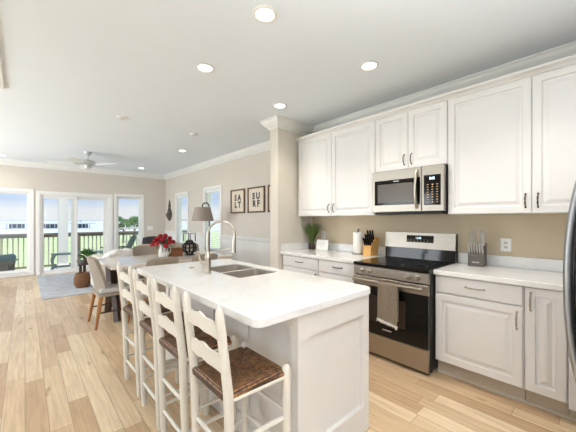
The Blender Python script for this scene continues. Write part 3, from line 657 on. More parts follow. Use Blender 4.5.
# ---------------------------------------------------------------- stools: back towards -x, local origin on the floor under the seat centre
def make_stool(label, group):
    t = thing('ladder_back_stool', label, 'stool', (0, 0, 0), 0, group)
    xb, xf, wb, wf = -.155, .155, .163, .177       # back and front leg positions, half widths
    S = lambda nm, bm, m, sm=True, **k: obj(nm, bm, m, t, sm, **k)
    bx = lambda z: xb + (.02 if z < .0 else .02 - .02 * z / .62 if z < .62 else -.045 * (z - .62) / .38)
    for s in (-1, 1):
        bm = NB(); zs = [0, .02, .30, .62, .85, .93, .965, .985, .996, 1.0]; rr = [.016, .0185, .0205, .0215, .020, .0195, .017, .012, .007, .003]
        tube(bm, [(bx(z), s * wb, z) for z in zs], rr, 14); S('back_post', bm, 'stool_paint')
        bm = NB(); zs = [0, .02, .35, .60, .632, .644, .650]; rr = [.016, .0185, .0205, .021, .0205, .015, .005]
        tube(bm, [(xf, s * wf, z) for z in zs], rr, 14); S('front_leg', bm, 'stool_paint')
        for z in (.20, .40):
            bm = NB(); tube(bm, [(bx(z), s * wb, z), (xf * .5, s * (wb * .5 + wf * .5), z), (xf, s * wf, z)], [.009, .0125, .009], 10); S('side_rung', bm, 'stool_paint')
        bm = NB(); tube(bm, [(bx(.595), s * wb, .595), (xf, s * wf, .595)], .0125, 10); S('seat_rail', bm, 'stool_paint')
    for z in (.17, .37):
        bm = NB(); tube(bm, [(bx(z), -wb, z), (bx(z), 0, z), (bx(z), wb, z)], [.009, .0125, .009], 10); S('back_rung', bm, 'stool_paint')
    for z in (.24, .42):
        bm = NB(); tube(bm, [(xf, -wf, z), (xf, 0, z), (xf, wf, z)], [.009, .0125, .009], 10); S('front_rung', bm, 'stool_paint')
    for x, w in ((bx(.595), wb), (xf, wf)):
        bm = NB(); tube(bm, [(x, -w, .595), (x, w, .595)], .0125, 10); S('seat_rail', bm, 'stool_paint')
    for zc, hh in ((.895, .075), (.755, .078)):
        n = 24; f = lambda u: .012 * cos(u * pi * .9) + .0035 * cos(u * pi * 3)
        up = [(u, zc + hh / 2 - .010 + f(u)) for u in [i / n * 2 - 1 for i in range(n + 1)]]; lo = [(u, zc - hh / 2 + .006 + .6 * f(u)) for u, _ in up]
        bm = NB(); t_ = bmesh.new(); F_, B_ = [], []
        for lst, o_ in ((F_, .006), (B_, -.006)):
            for (u, zu), (_, zl) in zip(up, lo):
                xx = bx(zc) - .016 * (1 - u * u) + o_; lst.append((t_.verts.new((xx, u * (wb - .012), zu)), t_.verts.new((xx, u * (wb - .012), zl))))
        for i in range(n):
            t_.faces.new((F_[i][0], F_[i + 1][0], F_[i + 1][1], F_[i][1])); t_.faces.new((B_[i][1], B_[i + 1][1], B_[i + 1][0], B_[i][0]))
            t_.faces.new((F_[i][0], B_[i][0], B_[i + 1][0], F_[i + 1][0])); t_.faces.new((F_[i][1], F_[i + 1][1], B_[i + 1][1], B_[i][1]))
        for i in (0, n): t_.faces.new((F_[i][0], F_[i][1], B_[i][1], B_[i][0]))
        bmesh.ops.recalc_face_normals(t_, faces=t_.faces); _merge(bm, t_); S('back_slat', bm, 'stool_paint')
    # woven seat: four dished triangles meeting on the diagonals
    N = 26; t_ = bmesh.new(); T_, U_ = {}, {}
    for i in range(N + 1):
        for j in range(N + 1):
            a, b = i / N * 2 - 1, j / N * 2 - 1; w = wb + (wf - wb) * (a + 1) / 2; x, y = a * (xf + .004) - .014 * (a < 0) * -a * 1.0, b * (w + .010)
            dg_ = abs(abs(a) - abs(b)); m_ = max(abs(a), abs(b)); z = .634 - .013 * math.exp(-dg_ * 14) - .012 * (1 - m_ ** 2) - .016 * max(0, (m_ - .90) / .10) ** 2
            if abs(a) > .9 and abs(b) > .9: x *= .97; y *= .96
            T_[i, j] = t_.verts.new((x, y, z)); U_[i, j] = t_.verts.new((x * .985, y * .985, .594 + .004 * (1 - m_)))
    for i in range(N):
        for j in range(N):
            t_.faces.new((T_[i, j], T_[i + 1, j], T_[i + 1, j + 1], T_[i, j + 1])); t_.faces.new((U_[i, j], U_[i, j + 1], U_[i + 1, j + 1], U_[i + 1, j]))
    ed = [(i, 0) for i in range(N)] + [(N, j) for j in range(N)] + [(i, N) for i in range(N, 0, -1)] + [(0, j) for j in range(N, 0, -1)]
    for p, q in zip(ed, ed[1:] + ed[:1]): t_.faces.new((T_[p], U_[p], U_[q], T_[q]))
    bmesh.ops.recalc_face_normals(t_, faces=t_.faces); bm = NB(); _merge(bm, t_); S('seat', bm, 'rush', True)
    return t
SG = 'ladder back stools along the island'
st = make_stool('cream ladder-back stool with brown rush seat nearest the camera', SG); st.location = (.775, 1.208, 0)
dup(st, (.775, 1.68, 0), R(.5), 'cream ladder-back stool second from the near end of the island', SG)
dup(st, (.775, 2.087, 0), 0, 'cream ladder-back stool third from the near end of the island', SG)
dup(st, (.775, 2.55, 0), R(1.5), 'cream ladder-back stool at the far end of the island by the dining table', SG)

# ---------------------------------------------------------------- things on the left worktop
ZT = .9152
pl = thing('potted_grass', 'spiky green grass in a dark pot by the beige wall stub', 'plant', (3.10, 2.88, ZT))
bm = NB(); lathe(bm, [(0, 0), (.040, 0), (.044, .01), (.046, .095), (.042, .10), (.038, .088), (0, .085)], n=24); obj('pot', bm, 'pot_dark', pl, True)
bm = NB(); rg_ = random.Random(3)
for i in range(260):
    a = rg_.uniform(0, 2 * pi); r0 = rg_.uniform(0, .03); L = rg_.uniform(.22, .36); sp = rg_.uniform(.02, .16) * (L / .33); w = rg_.uniform(.0028, .0048)
    p = []
    for k in range(5):
        u = k / 4; rr = r0 + sp * u ** 1.7; p.append((rr * cos(a), rr * sin(a), .085 + L * u * (1 - .12 * u)))
    tube(bm, p, [w, w, w * .9, w * .7, w * .1], 4, flat=.35)
obj('blades', bm, 'grass_blade', pl)
cdn = thing('place_card', 'white rectangular card sign leaning beside the potted grass', 'card', (3.10, 2.69, ZT + .002), R(8))
bm = NB(); box(bm, -.004, .004, -.095, .095, 0, .15, .001, 1, mtx=Matrix.Rotation(R(10), 4, 'Y')); obj('panel', bm, 'card', cdn)
bm = NB()
for k, (a, b) in enumerate(((-.05, .05), (-.06, .06), (-.035, .035))): box(bm, -.0048, -.0041, a, b, .095 - k * .022, .099 - k * .022, mtx=Matrix.Rotation(R(10), 4, 'Y'))
obj('faint_lines', bm, 'badge', cdn)
bm = NB(); box(bm, .0, .006, -.02, .02, 0, .11, mtx=Matrix.Translation((.035, 0, 0)) @ Matrix.Rotation(R(-12), 4, 'Y')); obj('easel_leg', bm, 'card', cdn)
ph = thing('paper_towel_holder', 'steel upright paper towel holder beside the wooden knife block', 'holder', (3.10, 2.085, ZT))
bm = NB(); lathe(bm, [(0, 0), (.078, 0), (.08, .004), (.078, .012), (.02, .016), (0, .016)], n=32); obj('base', bm, 'steel', ph, True)
bm = NB(); lathe(bm, [(.0065, .014), (.0065, .285), (.010, .290), (.017, .298), (.018, .308), (.012, .318), (0, .321)], n=16); obj('rod', bm, 'steel', ph, True)
bm = NB(); lathe(bm, [(.020, .018), (.060, .018), (.062, .022), (.062, .272), (.060, .276), (.020, .276), (.020, .018)], n=36)
o = obj('paper_towel_roll', bm, 'paper', None, True); o.location = (3.10, 2.085, ZT); tag(o, 'white roll of paper towels on the steel holder', 'paper towels')
# wooden knife block: leaning back, slots on the slanted top
def knife(bm, base, d, L, w, m_handle=True):
    d = Vector(d).normalized(); p = Vector(base); tube(bm, [p, p + d * L * .3, p + d * L * .75, p + d * L], [w * .8, w, w * 1.05, w * .9], 8, flat=1.7)
kb = thing('wooden_knife_block', 'light beech knife block full of black-handled knives beside the range', 'knife block', (3.09, 1.905, ZT), R(0))
prof = [(-.075, 0), (.085, 0), (.115, .21), (.07, .225), (-.075, .105)]
bm = NB(); prism(bm, prof, .105, lambda a, b, d: (a, d - .0525, b)); bmesh.ops.bevel(bm, geom=bm.edges[:], offset=.003, segments=2, affect='EDGES'); obj('block', bm, 'block_wood', kb)
dirv = (-.64, 0, .77); KG = 'black handled knives in the wooden block'
i = 0
for row, (px, pz, L) in enumerate(((-.050, .128, .095), (-.012, .160, .105), (.028, .192, .12))):
    for y in ((-.038, -.013, .013, .038), (-.036, -.012, .012, .036), (-.030, 0, .030))[row]:
        bm = NB(); knife(bm, (0, 0, 0), (-.42 + .05 * row, y * 1.2, .9), L, .0085); k = obj('kitchen_knife', bm, 'black', None, True)
        k.location = kb.matrix_basis @ Vector((px, y, pz)); k.rotation_euler = kb.rotation_euler; tag(k, 'black-handled kitchen knife standing in the light wooden knife block', 'knife', KG)
# grey block with steel-handled knives
gb = thing('grey_knife_block', 'dark grey knife block with steel-handled knives right of the range', 'knife block', (3.135, .80, ZT), R(4))
bm = NB(); prism(bm, [(-.065, 0), (.085, 0), (.085, .215), (.045, .215), (-.065, .105)], .125, lambda a, b, d: (a, d - .0625, b)); bmesh.ops.bevel(bm, geom=bm.edges[:], offset=.003, segments=2, affect='EDGES'); obj('block', bm, 'grey_block', gb)
bm = NB(); box(bm, -.0658, -.0651, -.028, .028, .035, .043); obj('badge', bm, 'badge', gb)
for j in range(6):
    y = -.052 + j * .0208; bm = NB(); knife(bm, (0, 0, 0), (-.36, 0, .93), .11, .0085); k = obj('steak_knife', bm, 'knife_steel', None, True)
    k.location = gb.matrix_basis @ Vector((-.048, y, .123)); k.rotation_euler = gb.rotation_euler; tag(k, 'short steel-handled steak knife in the front row of the grey block', 'knife', 'steak knives in the front row of the grey block')
for y, L, px, pz in ((-.050, .135, .02, .192), (-.028, .145, .03, .2), (.048, .13, .02, .192), (.026, .14, .03, .2)):
    bm = NB(); knife(bm, (0, 0, 0), (-.30, 0, .95), L, .0115); k = obj('chef_knife', bm, 'knife_steel', None, True)
    k.location = gb.matrix_basis @ Vector((px, y, pz)); k.rotation_euler = gb.rotation_euler; tag(k, 'larger steel-handled knife standing tall at the back of the grey block', 'knife', 'larger knives at the back of the grey block')
# wall plates
def plate_thing(name, label, cat, y, z, w=.072, h=.115, kind='outlet', loc=None):
    t = thing(name, label, cat, (XR, y, z)); bm = NB(); rings(bm, lambda a, b, d: (-d, a - w / 2, b - h / 2), w, h, [(0, .001), (.006, .006)], 0); obj('cover_plate', bm, 'plate', t)
    bm = NB()
    if kind == 'outlet':
        for q in (-.02, .02):
            for s in (-.007, .007): box(bm, -.0068, -.0058, s - .0013, s + .0013, q - .002, q + .006)
            lathe(bm, [(0, .0068), (.003, .0068), (.003, .005)], 0, 0, 8, mtx=Matrix.Translation((0, 0, q - .008)) @ Matrix.Rotation(R(-90), 4, 'Y'))
        obj('socket_holes', bm, 'grey_block', t)
        for q in (-.02, .02):
            bm = NB(); rings(bm, lambda a, b, d: (-d, a - .016, q + b - .014), .032, .028, [(0, .0055), (.003, .0062)], .001); obj('socket', bm, 'badge', t)
    else:
        box(bm, -.010, -.005, -.016, .016, -.03, .03, .002, 1); obj('rocker', bm, 'plate', t)
    return t
plate_thing('wall_outlet', 'white double wall outlet right of the grey knife block', 'outlet', .605, 1.115, .085, .12)
plate_thing('wall_outlet', 'white double wall outlet behind the white card and grass', 'outlet', 2.80, 1.125)
# towel over the oven handle
tw = thing('dish_towel', 'taupe dish towel with white fringe hanging on the oven door handle', 'towel', (XF - .055, 1.345, .40))
def tsheet(u, v):
    y = 1.245 + .19 * u + .010 * (v - .5) * (u - .5); w_ = .006 * sin(u * 11 + 1) * min(1, v * 3) + .004 * sin(u * 23)
    L1, L2, r_ = .33 + .045 * u * 0, .37 - .03 * u, .0150
    s = v * (L1 + L2 + pi * r_)
    if s < L1: return (XF - .055 + r_ + .002 + .3 * w_ * 0, y, .752 - L1 + s)
    if s < L1 + pi * r_:
        a = (s - L1) / r_; return (XF - .055 + r_ * cos(a) - .0, y, .752 + r_ * sin(a))
    q = s - L1 - pi * r_; return (XF - .055 - r_ - abs(w_) * min(1, q * 8) - .001, y, .752 - q)
bm = NB(); grid_sheet(bm, tsheet, 20, 40, .003); part('cloth', bm, 'towel', tw, True)
bm = NB(); rg_ = random.Random(5)
for i in range(34):
    u = i / 33; x, y, z = tsheet(u, 1.0); tube(bm, [(x, y, z + .012), (x, y, z), (x + rg_.uniform(-.003, .003), y + rg_.uniform(-.004, .004), z - rg_.uniform(.012, .024))], [.004, .0036, .002], 5)
part('fringe', bm, 'towel_fringe', tw)
# ---------------------------------------------------------------- dining
tb = thing('dining_table', 'pale-topped dining table on dark angled legs beyond the island', 'table', (1.66, 4.635, 0))
bm = NB(); box(bm, .79, 2.54, 4.14, 5.14, .718, .760, .006, 2); part('tabletop', bm, 'table_top', tb)
for x in (.905, 2.42):
    for s in (-1, 1):
        bm = NB(); tube(bm, [(x, 4.64 + s * .30, 0), (x, 4.64 + s * .12, .42), (x, 4.64 + s * .26, .70)], [.045, .05, .045], 4); part('leg', bm, 'dark_wood', tb)
    bm = NB(); box(bm, x - .035, x + .035, 4.25, 5.03, .675, .7175, .003); part('cross_bar', bm, 'dark_wood', tb)
bm = NB(); box(bm, .95, 2.38, 4.61, 4.67, .36, .44, .003); part('stretcher', bm, 'dark_wood', tb)
def make_dining_chair(label, group):
    t = thing('dining_chair', label, 'chair', (0, 0, 0), 0, group)      # faces +x
    bm = NB()
    def back(u, v):
        y = (u - .5) * (.43 - .05 * v); z = .40 + v * .475 - (.035 * (abs(u - .5) * 2) ** 6) * v; x = -.21 - .10 * v ** 1.3 + .085 * abs((u - .5) * 2) ** 2.4 * (1 - .35 * v)
        return (x, y, z)
    grid_sheet(bm, back, 12, 12, .045); obj('backrest', bm, 'chair_fabric', t, True)
    bm = NB(); box(bm, -.225, .235, -.225, .225, .385, .425, .015, 3); obj('seat_frame', bm, 'chair_fabric', t, True)
    bm = NB(); box(bm, -.20, .24, -.225, .225, .4255, .485, .025, 4); obj('seat_cushion', bm, 'seat_fabric', t, True)
    for x in (-.19, .13):
        for y in (-.185, .185):
            bm = NB(); q = Vector((x, y, .39)); e = Vector((x + (-.02 if x > 0 else -.06), y * 1.14, 0)); tube(bm, [q, e], [.026, .016], 10); obj('leg', bm, 'oak', t, True)
    for y in (-.195, .195):
        bm = NB(); tube(bm, [(-.215, y, .19), (.118, y, .19)], .010, 8); obj('stretcher', bm, 'dark_wood', t, True)
    return t
CG = 'taupe dining chairs round the pale table'
dc = make_dining_chair('taupe dining chair at the left head of the pale table, seen from its side', CG); dc.location = (.88, 4.40, 0); dc.rotation_euler = (0, 0, R(2))
dup(dc, (1.27, 3.925, 0), R(88), 'taupe dining chair with its back to the island, left of the two', CG)
dup(dc, (1.83, 3.95, 0), R(92), 'taupe dining chair with its back to the island, right one behind the faucet', CG)
dup(dc, (1.55, 5.30, 0), R(-90), 'taupe dining chair at the far side of the table behind the white vase', CG)
dup(dc, (2.42, 5.30, 0), R(-88), 'taupe dining chair at the far side of the table beside the floor lamp', CG)
vs = thing('vase', 'white ceramic vase holding red roses on the dining table', 'vase', (1.58, 4.58, .7602))
bm = NB(); lathe(bm, [(0, 0), (.058, 0), (.070, .02), (.074, .09), (.066, .15), (.056, .185), (.060, .205), (.054, .205), (.050, .185), (.06, .14), (.066, .09), (.06, .02), (0, .012)], n=28); obj('body', bm, 'ceramic', vs, True)
bm = NB(); tube(bm, [(.066, 0, .16), (.105, 0, .15), (.112, 0, .10), (.07, 0, .05)], .008, 8); obj('handle', bm, 'ceramic', vs, True)
rg_ = random.Random(11); RG = 'red roses in the white vase'
def rose_mesh():
    bm = NB(); lathe(bm, [(0, -.022), (.016, -.016), (.026, 0), (.027, .014), (.020, .022), (0, .024)], n=12)
    for lay, (n_, r_, h_) in enumerate(((5, .012, .030), (6, .022, .026), (7, .031, .018))):
        for k in range(n_):
            a = 2 * pi * (k + .4 * lay) / n_
            def pet(u, v, a=a, r_=r_, h_=h_): w = (u - .5) * 1.5 * (.35 + .65 * sin(pi * min(1, v + .15) * .62)); rr = r_ * (.35 + .75 * v); return (rr * cos(a + w), rr * sin(a + w), -.014 + v * (h_ + .012) - .012 * v * v * (lay == 2))
            grid_sheet(bm, pet, 4, 4)
    return bm
proto = None
for k in range(18):
    a = 2.4 * k; r_ = .145 * math.sqrt((k + .5) / 18); z = .7602 + .345 - 1.1 * (r_ ** 2) / .15 + rg_.uniform(-.015, .015); p = Vector((1.58 + r_ * cos(a) * 1.1, 4.58 + r_ * sin(a) * 1.1, z))
    if proto is None: o = proto = obj('rose', rose_mesh(), 'rose', None, True); ch = []
    else: o = proto.copy(); COL.objects.link(o)
    tag(o, 'red rose bloom in the bouquet of the white vase', 'flower', RG); o.location = p; d = (p - Vector((1.58, 4.58, .88))).normalized(); o.rotation_euler = d.to_track_quat('Z', 'Y').to_euler(); o.scale = (1.2,) * 3
bm = NB(); rg_ = random.Random(4); c0 = Vector((1.58, 4.58, .96))
for k in range(130):
    a = rg_.uniform(0, 2 * pi); r_ = rg_.uniform(.03, .17); z = .7602 + .30 - r_ * .5 + rg_.uniform(-.06, .01); p = Vector((1.58 + r_ * cos(a), 4.58 + r_ * sin(a), z)); d = (p - c0).normalized(); s_ = Vector((-sin(a), cos(a), .2)); L = rg_.uniform(.035, .06)
    t_ = bmesh.new(); q = [p - d * L * .5, p + s_ * L * .3, p + d * L * .6, p - s_ * L * .3]; t_.faces.new([t_.verts.new(v) for v in q]); _merge(bm, t_)
    if k % 5 == 0: tube(bm, [Vector((1.58 + r_ * .25 * cos(a), 4.58 + r_ * .25 * sin(a), .80)), p], .003, 5)
fo = solo('bouquet_leaves', bm, 'leaf', 'dark green stems and leaves among the red roses', 'leaves'); fo['kind'] = 'stuff'
cr_ = thing('wooden_crate', 'small brown wooden crate between the vase and the black lantern', 'crate', (1.785, 4.67, .7602), R(-8))
for nm, a in (('side_board', (-.11, .11, -.075, -.063, .0, .13)), ('side_board', (-.11, .11, .063, .075, .0, .13)), ('end_board', (-.11, -.098, -.063, .063, .0, .13)), ('end_board', (.098, .11, -.063, .063, 0, .13)), ('bottom_board', (-.097, .097, -.062, .062, .0, .012))):
    bm = NB(); box(bm, *a, .002, 1); obj(nm, bm, 'brown_wood', cr_)
ln = thing('black_lantern', 'black iron lantern with square handles and a cream candle on the table', 'lantern', (2.045, 4.70, .7602), R(-40))
bm = NB(); lathe(bm, [(0, 0), (.085, 0), (.085, .012), (.03, .02), (0, .02)], n=24); obj('base', bm, 'black_metal', ln, True)
bm = NB()
for k in range(10):
    a = 2 * pi * k / 10; tube(bm, [((.03 + .085 * sin(pi * i / 10)) * cos(a), (.03 + .085 * sin(pi * i / 10)) * sin(a), .015 + .215 * i / 10) for i in range(11)], .012, 6)
for z, r_ in ((.06, .10), (.125, .117), (.19, .092)): tube(bm, [(r_ * cos(2 * pi * i / 24), r_ * sin(2 * pi * i / 24), z) for i in range(25)], .010, 6)
obj('cage', bm, 'black_metal', ln, True)
bm = NB(); lathe(bm, [(0, .02), (.05, .02), (.05, .15), (.046, .155), (0, .152)], n=24); obj('candle', bm, 'candle', ln, True)
bm = NB(); lathe(bm, [(.06, .222), (.06, .236), (.035, .25), (.03, .25), (.055, .222)], n=24); obj('collar', bm, 'black_metal', ln, True)
for y in (-.055, .055):
    bm = NB(); tube(bm, [(y - .042, 0, .23), (y - .042, 0, .355), (y + .042, 0, .365), (y + .042, 0, .23)], .008, 8); obj('handle', bm, 'black_metal', ln, True)

# ---------------------------------------------------------------- living room
bm = NB(); box(bm, .205, 2.75, 6.36, 9.02, .0002, .014, .004, 1); solo('area_rug', bm, 'rug', 'large pale blue-grey rug on the oak floor before the patio door', 'rug')
sf = thing('sofa', 'beige sofa with its back to the dining table', 'sofa', (1.80, 6.35, .0142))
bm = NB(); box(bm, .99, 2.65, 5.98, 6.82, .06, .42, .03, 3); part('base', bm, 'sofa_light', sf, True)
bm = NB(); box(bm, 1.20, 1.56, 5.95, 6.16, .40, .775, .06, 4); part('low_backrest', bm, 'sofa_light', sf, True)
bm = NB(); box(bm, 1.565, 2.48, 5.95, 6.16, .40, .87, .07, 4); part('backrest', bm, 'sofa', sf, True)
for x0, x1 in ((.95, 1.20), (2.48, 2.70)):
    bm = NB(); box(bm, x0, x1, 5.95, 6.84, .05, .66, .06, 4); part('arm', bm, 'sofa_light' if x0 < 1 else 'sofa', sf, True)
for x0, x1 in ((1.205, 1.838), (1.842, 2.475)):
    bm = NB(); box(bm, x0, x1, 6.17, 6.84, .4205, .56, .05, 4); part('seat_cushion', bm, 'sofa', sf, True)
for x in (1.06, 2.60):
    for y in (6.05, 6.74):
        bm = NB(); lathe(bm, [(0, .0143), (.022, .0143), (.03, .07), (0, .07)], x, y, 12); part('foot', bm, 'dark_wood', sf)
thr = NB()
rg_ = random.Random(2)
def fur(u, v):
    x = 1.03 + .48 * u; s = v * 1.0; n_ = .012 * sin(x * 41) + .01 * sin(s * 37 + x * 20)
    if s < .36: return (x, 5.945 - abs(n_) - .006, .42 + s)
    if s < .66: return (x, 5.945 + (s - .36) * .75, .785 + n_ * .6 + .012)
    return (x, 6.175 + abs(n_), .785 - (s - .66) * .9)
bm = NB(); grid_sheet(bm, fur, 24, 36, .02)
for v in bm.verts:
    if v.co.x < 1.20 and v.co.z > .62: v.co.z -= (1.20 - v.co.x) * .7
solo('shaggy_throw', bm, 'fur', 'white shaggy throw draped over the left end of the sofa back', 'throw', None, True)
def pillow(name, loc, rot, m, label, s=.42):
    bm = NB()
    for sg in (-1, 1): grid_sheet(bm, lambda u, v: ((u - .5) * s * (1 - .12 * (abs(v - .5) * 2) ** 2), sg * .065 * (max(0, (1 - (2 * u - 1) ** 2) * (1 - (2 * v - 1) ** 2)) ** .5), (v - .5) * s * (1 - .12 * (abs(u - .5) * 2) ** 2)), 12, 12)
    bmesh.ops.remove_doubles(bm, verts=bm.verts, dist=.0005); o = obj(name, bm, m, None, True); o.location = loc; o.rotation_euler = rot; return tag(o, label, 'pillow')
pillow('throw_pillow', (1.97, 6.33, .80), (R(-14), 0, 0), 'pillow_dark', 'charcoal throw pillow peeking above the sofa back')
ct = thing('coffee_table', 'dark coffee table beyond the sofa with a leafy plant on it', 'table', (1.45, 7.45, .0142))
bm = NB(); box(bm, .84, 2.0, 7.12, 7.80, .425, .465, .004); part('tabletop', bm, 'dark_wood', ct)
for x in (.90, 1.94):
    for y in (7.18, 7.74):
        bm = NB(); box(bm, x - .025, x + .025, y - .025, y + .025, .0143, .425, .003, 1); part('leg', bm, 'dark_wood', ct)
bm = NB(); lathe(bm, [(0, .0143), (.10, .0143), (.135, .08), (.14, .19), (.115, .29), (.10, .30), (.09, .29), (.115, .19), (.11, .09), (0, .04)], .84, 6.98, 28)
bs = solo('woven_basket', bm, 'drum', 'round brown woven basket on the rug behind the left dining chair', 'basket', None, True)
def leafy(name, loc, label, R_, n, seed, m='plant_leaf', pot=True):
    t = thing(name, label, 'plant', loc); rg = random.Random(seed)
    bm = NB(); lathe(bm, [(0, 0), (.055, 0), (.075, .10), (.068, .10), (.06, .085), (0, .085)], n=20); obj('pot', bm, 'pot_dark', t, True)
    bm = NB()
    for k in range(n):
        a = rg.uniform(0, 2 * pi); el = rg.uniform(.05, 1.3); d = Vector((cos(a) * cos(el), sin(a) * cos(el), sin(el))); p = Vector((0, 0, .10)) + d * R_ * rg.uniform(.4, 1); s_ = d.cross(Vector((0, 0, 1))).normalized(); L = R_ * .55; up_ = s_.cross(d)
        t_ = bmesh.new(); vs_ = [t_.verts.new(q) for q in (p - d * L * .4, p + s_ * L * .28 + up_ * .01, p + d * L * .6 - up_ * .03, p - s_ * L * .28 + up_ * .01)]; t_.faces.new(vs_); _merge(bm, t_)
        if k % 4 == 0: tube(bm, [(0, 0, .085), p], .003, 4)
    obj('leaves', bm, m, t); return t
leafy('potted_plant', (.96, 7.30, .4655), 'leafy green plant in a dark pot on the coffee table', .17, 80, 5)
fl_ = thing('floor_lamp', 'dark arched floor lamp with a greige drum shade by the right wall', 'lamp', (2.80, 5.47, 0))
bm = NB(); lathe(bm, [(0, 0), (.14, 0), (.14, .018), (.02, .03), (0, .03)], 2.80, 5.47, 32); part('base', bm, 'black_metal', fl_, True)
sxp, syp = 2.685, 5.53
bm = NB(); tube(bm, [(2.80, 5.47, .02), (2.80, 5.47, 1.0), (2.80, 5.47, 1.60), (2.79, 5.475, 1.66), (2.76, 5.488, 1.695), (2.72, 5.507, 1.695), (2.68, 5.526, 1.66), (sxp, syp, 1.60)], .012, 10); part('pole', bm, 'black_metal', fl_, True)
bm = NB(); t_ = bmesh.new(); lathe(bm, [(.155, 1.605), (.222, 1.325), (.218, 1.325), (.151, 1.605), (.155, 1.605)], sxp, syp, 36); part('lamp_shade', bm, 'shade', fl_, True); t_.free()
bm = NB(); lathe(bm, [(0, 1.60), (.02, 1.60), (.02, 1.53), (.035, 1.47), (.03, 1.43), (0, 1.41)], sxp, syp, 16); part('bulb', bm, 'ceramic', fl_, True)
bm = NB()
for k in range(3): a = 2 * pi * k / 3; tube(bm, [(sxp, syp, 1.595), (sxp + .153 * cos(a), syp + .153 * sin(a), 1.595)], .003, 6)
part('shade_ring', bm, 'black_metal', fl_)
# framed words on the dining wall
def art(y0, y1, lines, label):
    z0, z1 = 1.486, 1.978; t = thing('framed_print', label, 'picture', (XR, (y0 + y1) / 2, z0)); w, h = y1 - y0, z1 - z0
    bm = NB(); fw = .028
    for a in ((0, w, 0, fw), (0, w, h - fw, h), (0, fw, fw, h - fw), (w - fw, w, fw, h - fw)): box(bm, XR - .03, XR - .002, y0 + a[0], y0 + a[1], z0 + a[2], z0 + a[3], .003, 1)
    part('frame', bm, 'frame_wood', t)
    bm = NB(); box(bm, XR - .012, XR - .003, y0 + fw, y1 - fw, z0 + fw, z1 - fw); part('print', bm, 'mat_board', t)
    for ln_, z in lines: part('lettering', text_bm(ln_, .165, lambda a, b, d: (XR - .0135 + d, (y0 + y1) / 2 - a * 1.0, z + b), .002, weight=.008), 'ink', t)
    return t
art(4.855, 5.379, (('S A', 1.80), ('L T', 1.655)), 'brown-framed print reading SALT on the dining wall, left one')
art(4.200, 4.742, (('S U', 1.80), ('R F', 1.655)), 'brown-framed print reading SURF, the middle print on the dining wall')
art(3.560, 4.100, (), 'brown-framed print half hidden behind the beige wall stub')
# iron ornament in the far corner
io = thing('wall_ornament', 'aged iron wall ornament hanging between the far corner and the window', 'ornament', (XR, 8.93, 1.30))
bm = NB(); outl = [(0, .02), (.11, .08), (.18, .20), (.19, .28), (.14, .30), (.15, .34), (.09, .36), (.05, .42), (.08, .50), (.045, .56), (.018, .63), (0, .66)]
prism(bm, [(a, b) for a, b in outl] + [(-a, b) for a, b in outl[::-1][1:-1]], .02, lambda a, b, d: (XR - .004 - d, 8.93 + a, 1.29 + b)); part('backplate', bm, 'iron_decor', io)
bm = NB(); lathe(bm, [(0, .03), (.05, .07), (.11, .16), (.13, .25), (.125, .25), (0, .16)], n=20, mtx=Matrix.Translation((XR - .026, 8.93, 1.29)) @ Matrix.Scale(.7, 4, (1, 0, 0)))
for v in bm.verts: v.co.x = min(v.co.x, XR - .0245)
part('pocket', bm, 'iron_decor', io, True)
for s in (-1, 1):
    bm = NB(); tube(bm, [(XR - .03, 8.93 + s * (.02 + .05 * sin(i / 3)) * (1 - i / 24), 1.29 + .33 + .013 * i) for i in range(16)], .007, 6); part('scroll', bm, 'iron_decor', io, True)
sw = thing('light_switch', 'white triple light switch on the far wall by the corner', 'switch', (2.81, YF, 1.10))
bm = NB(); rings(bm, lambda a, b, d: (a - .08, -d, b - .06), .16, .12, [(0, .001), (.006, .006)], 0); obj('cover_plate', bm, 'plate', sw)
for k in (-1, 0, 1): bm = NB(); box(bm, k * .046 - .016, k * .046 + .016, -.010, -.005, -.032, .032, .002, 1); obj('rocker', bm, 'plate', sw)

# ---------------------------------------------------------------- ceiling
def downlight(x, y, label):
    t = thing('ceiling_downlight', label, 'ceiling light', (x, y, ZC)); bm = NB(); lathe(bm, [(.060, -.0005), (.085, -.0005), (.085, -.006), (.066, -.011), (.060, -.006), (.060, -.0005)], n=36); obj('trim_ring', bm, 'trim', t, True)
    bm = NB(); lathe(bm, [(0, -.004), (.0602, -.004), (.0602, -.001), (0, -.001)], n=36); obj('diffuser', bm, 'diffuser', t)
for (x, y), lb in zip(LIGHT_SPOTS, ('recessed ceiling light above the near end of the island, largest in view', 'recessed ceiling light above the middle of the island', 'recessed ceiling light in front of the microwave cabinet', 'recessed ceiling light beside the beige wall stub', 'recessed ceiling light over the right side of the dining area', 'recessed ceiling light near the far right corner of the living room', 'recessed ceiling light at the left edge near the far wall', 'recessed ceiling light over the fridge corner', 'recessed ceiling light above the kitchen entry')): downlight(x, y, lb)
for x, y, lb in ((.97, 4.396, 'round white smoke detector on the ceiling above the dining chairs, left of two'), (2.024, 4.478, 'flat white ceiling sensor nearer the wall stub, right of two')):
    t = thing('smoke_detector', lb, 'smoke detector', (x, y, ZC)); bm = NB(); lathe(bm, [(0, -.0005), (.065, -.0005), (.065, -.012), (.055, -.022), (0, -.024)], n=28); obj('housing', bm, 'plate', t, True)
    bm = NB(); lathe(bm, [(.02, -.0232), (.028, -.0232), (.028, -.026), (.02, -.026), (.02, -.0232)], n=20); obj('vent_ring', bm, 'badge', t, True)
ah = thing('attic_hatch', 'white trimmed attic hatch in the ceiling at the left edge', 'hatch', (-.58, 3.43, ZC))
bm = NB()
for a in ((-1.0, -.155, 4.19, 4.26), (-1.0, -.155, 2.60, 2.67), (-1.0, -.93, 2.67, 4.19), (-.225, -.155, 2.67, 4.19)): box(bm, a[0], a[1], a[2], a[3], ZC - .022, ZC, .004, 1)
part('frame', bm, 'trim', ah)
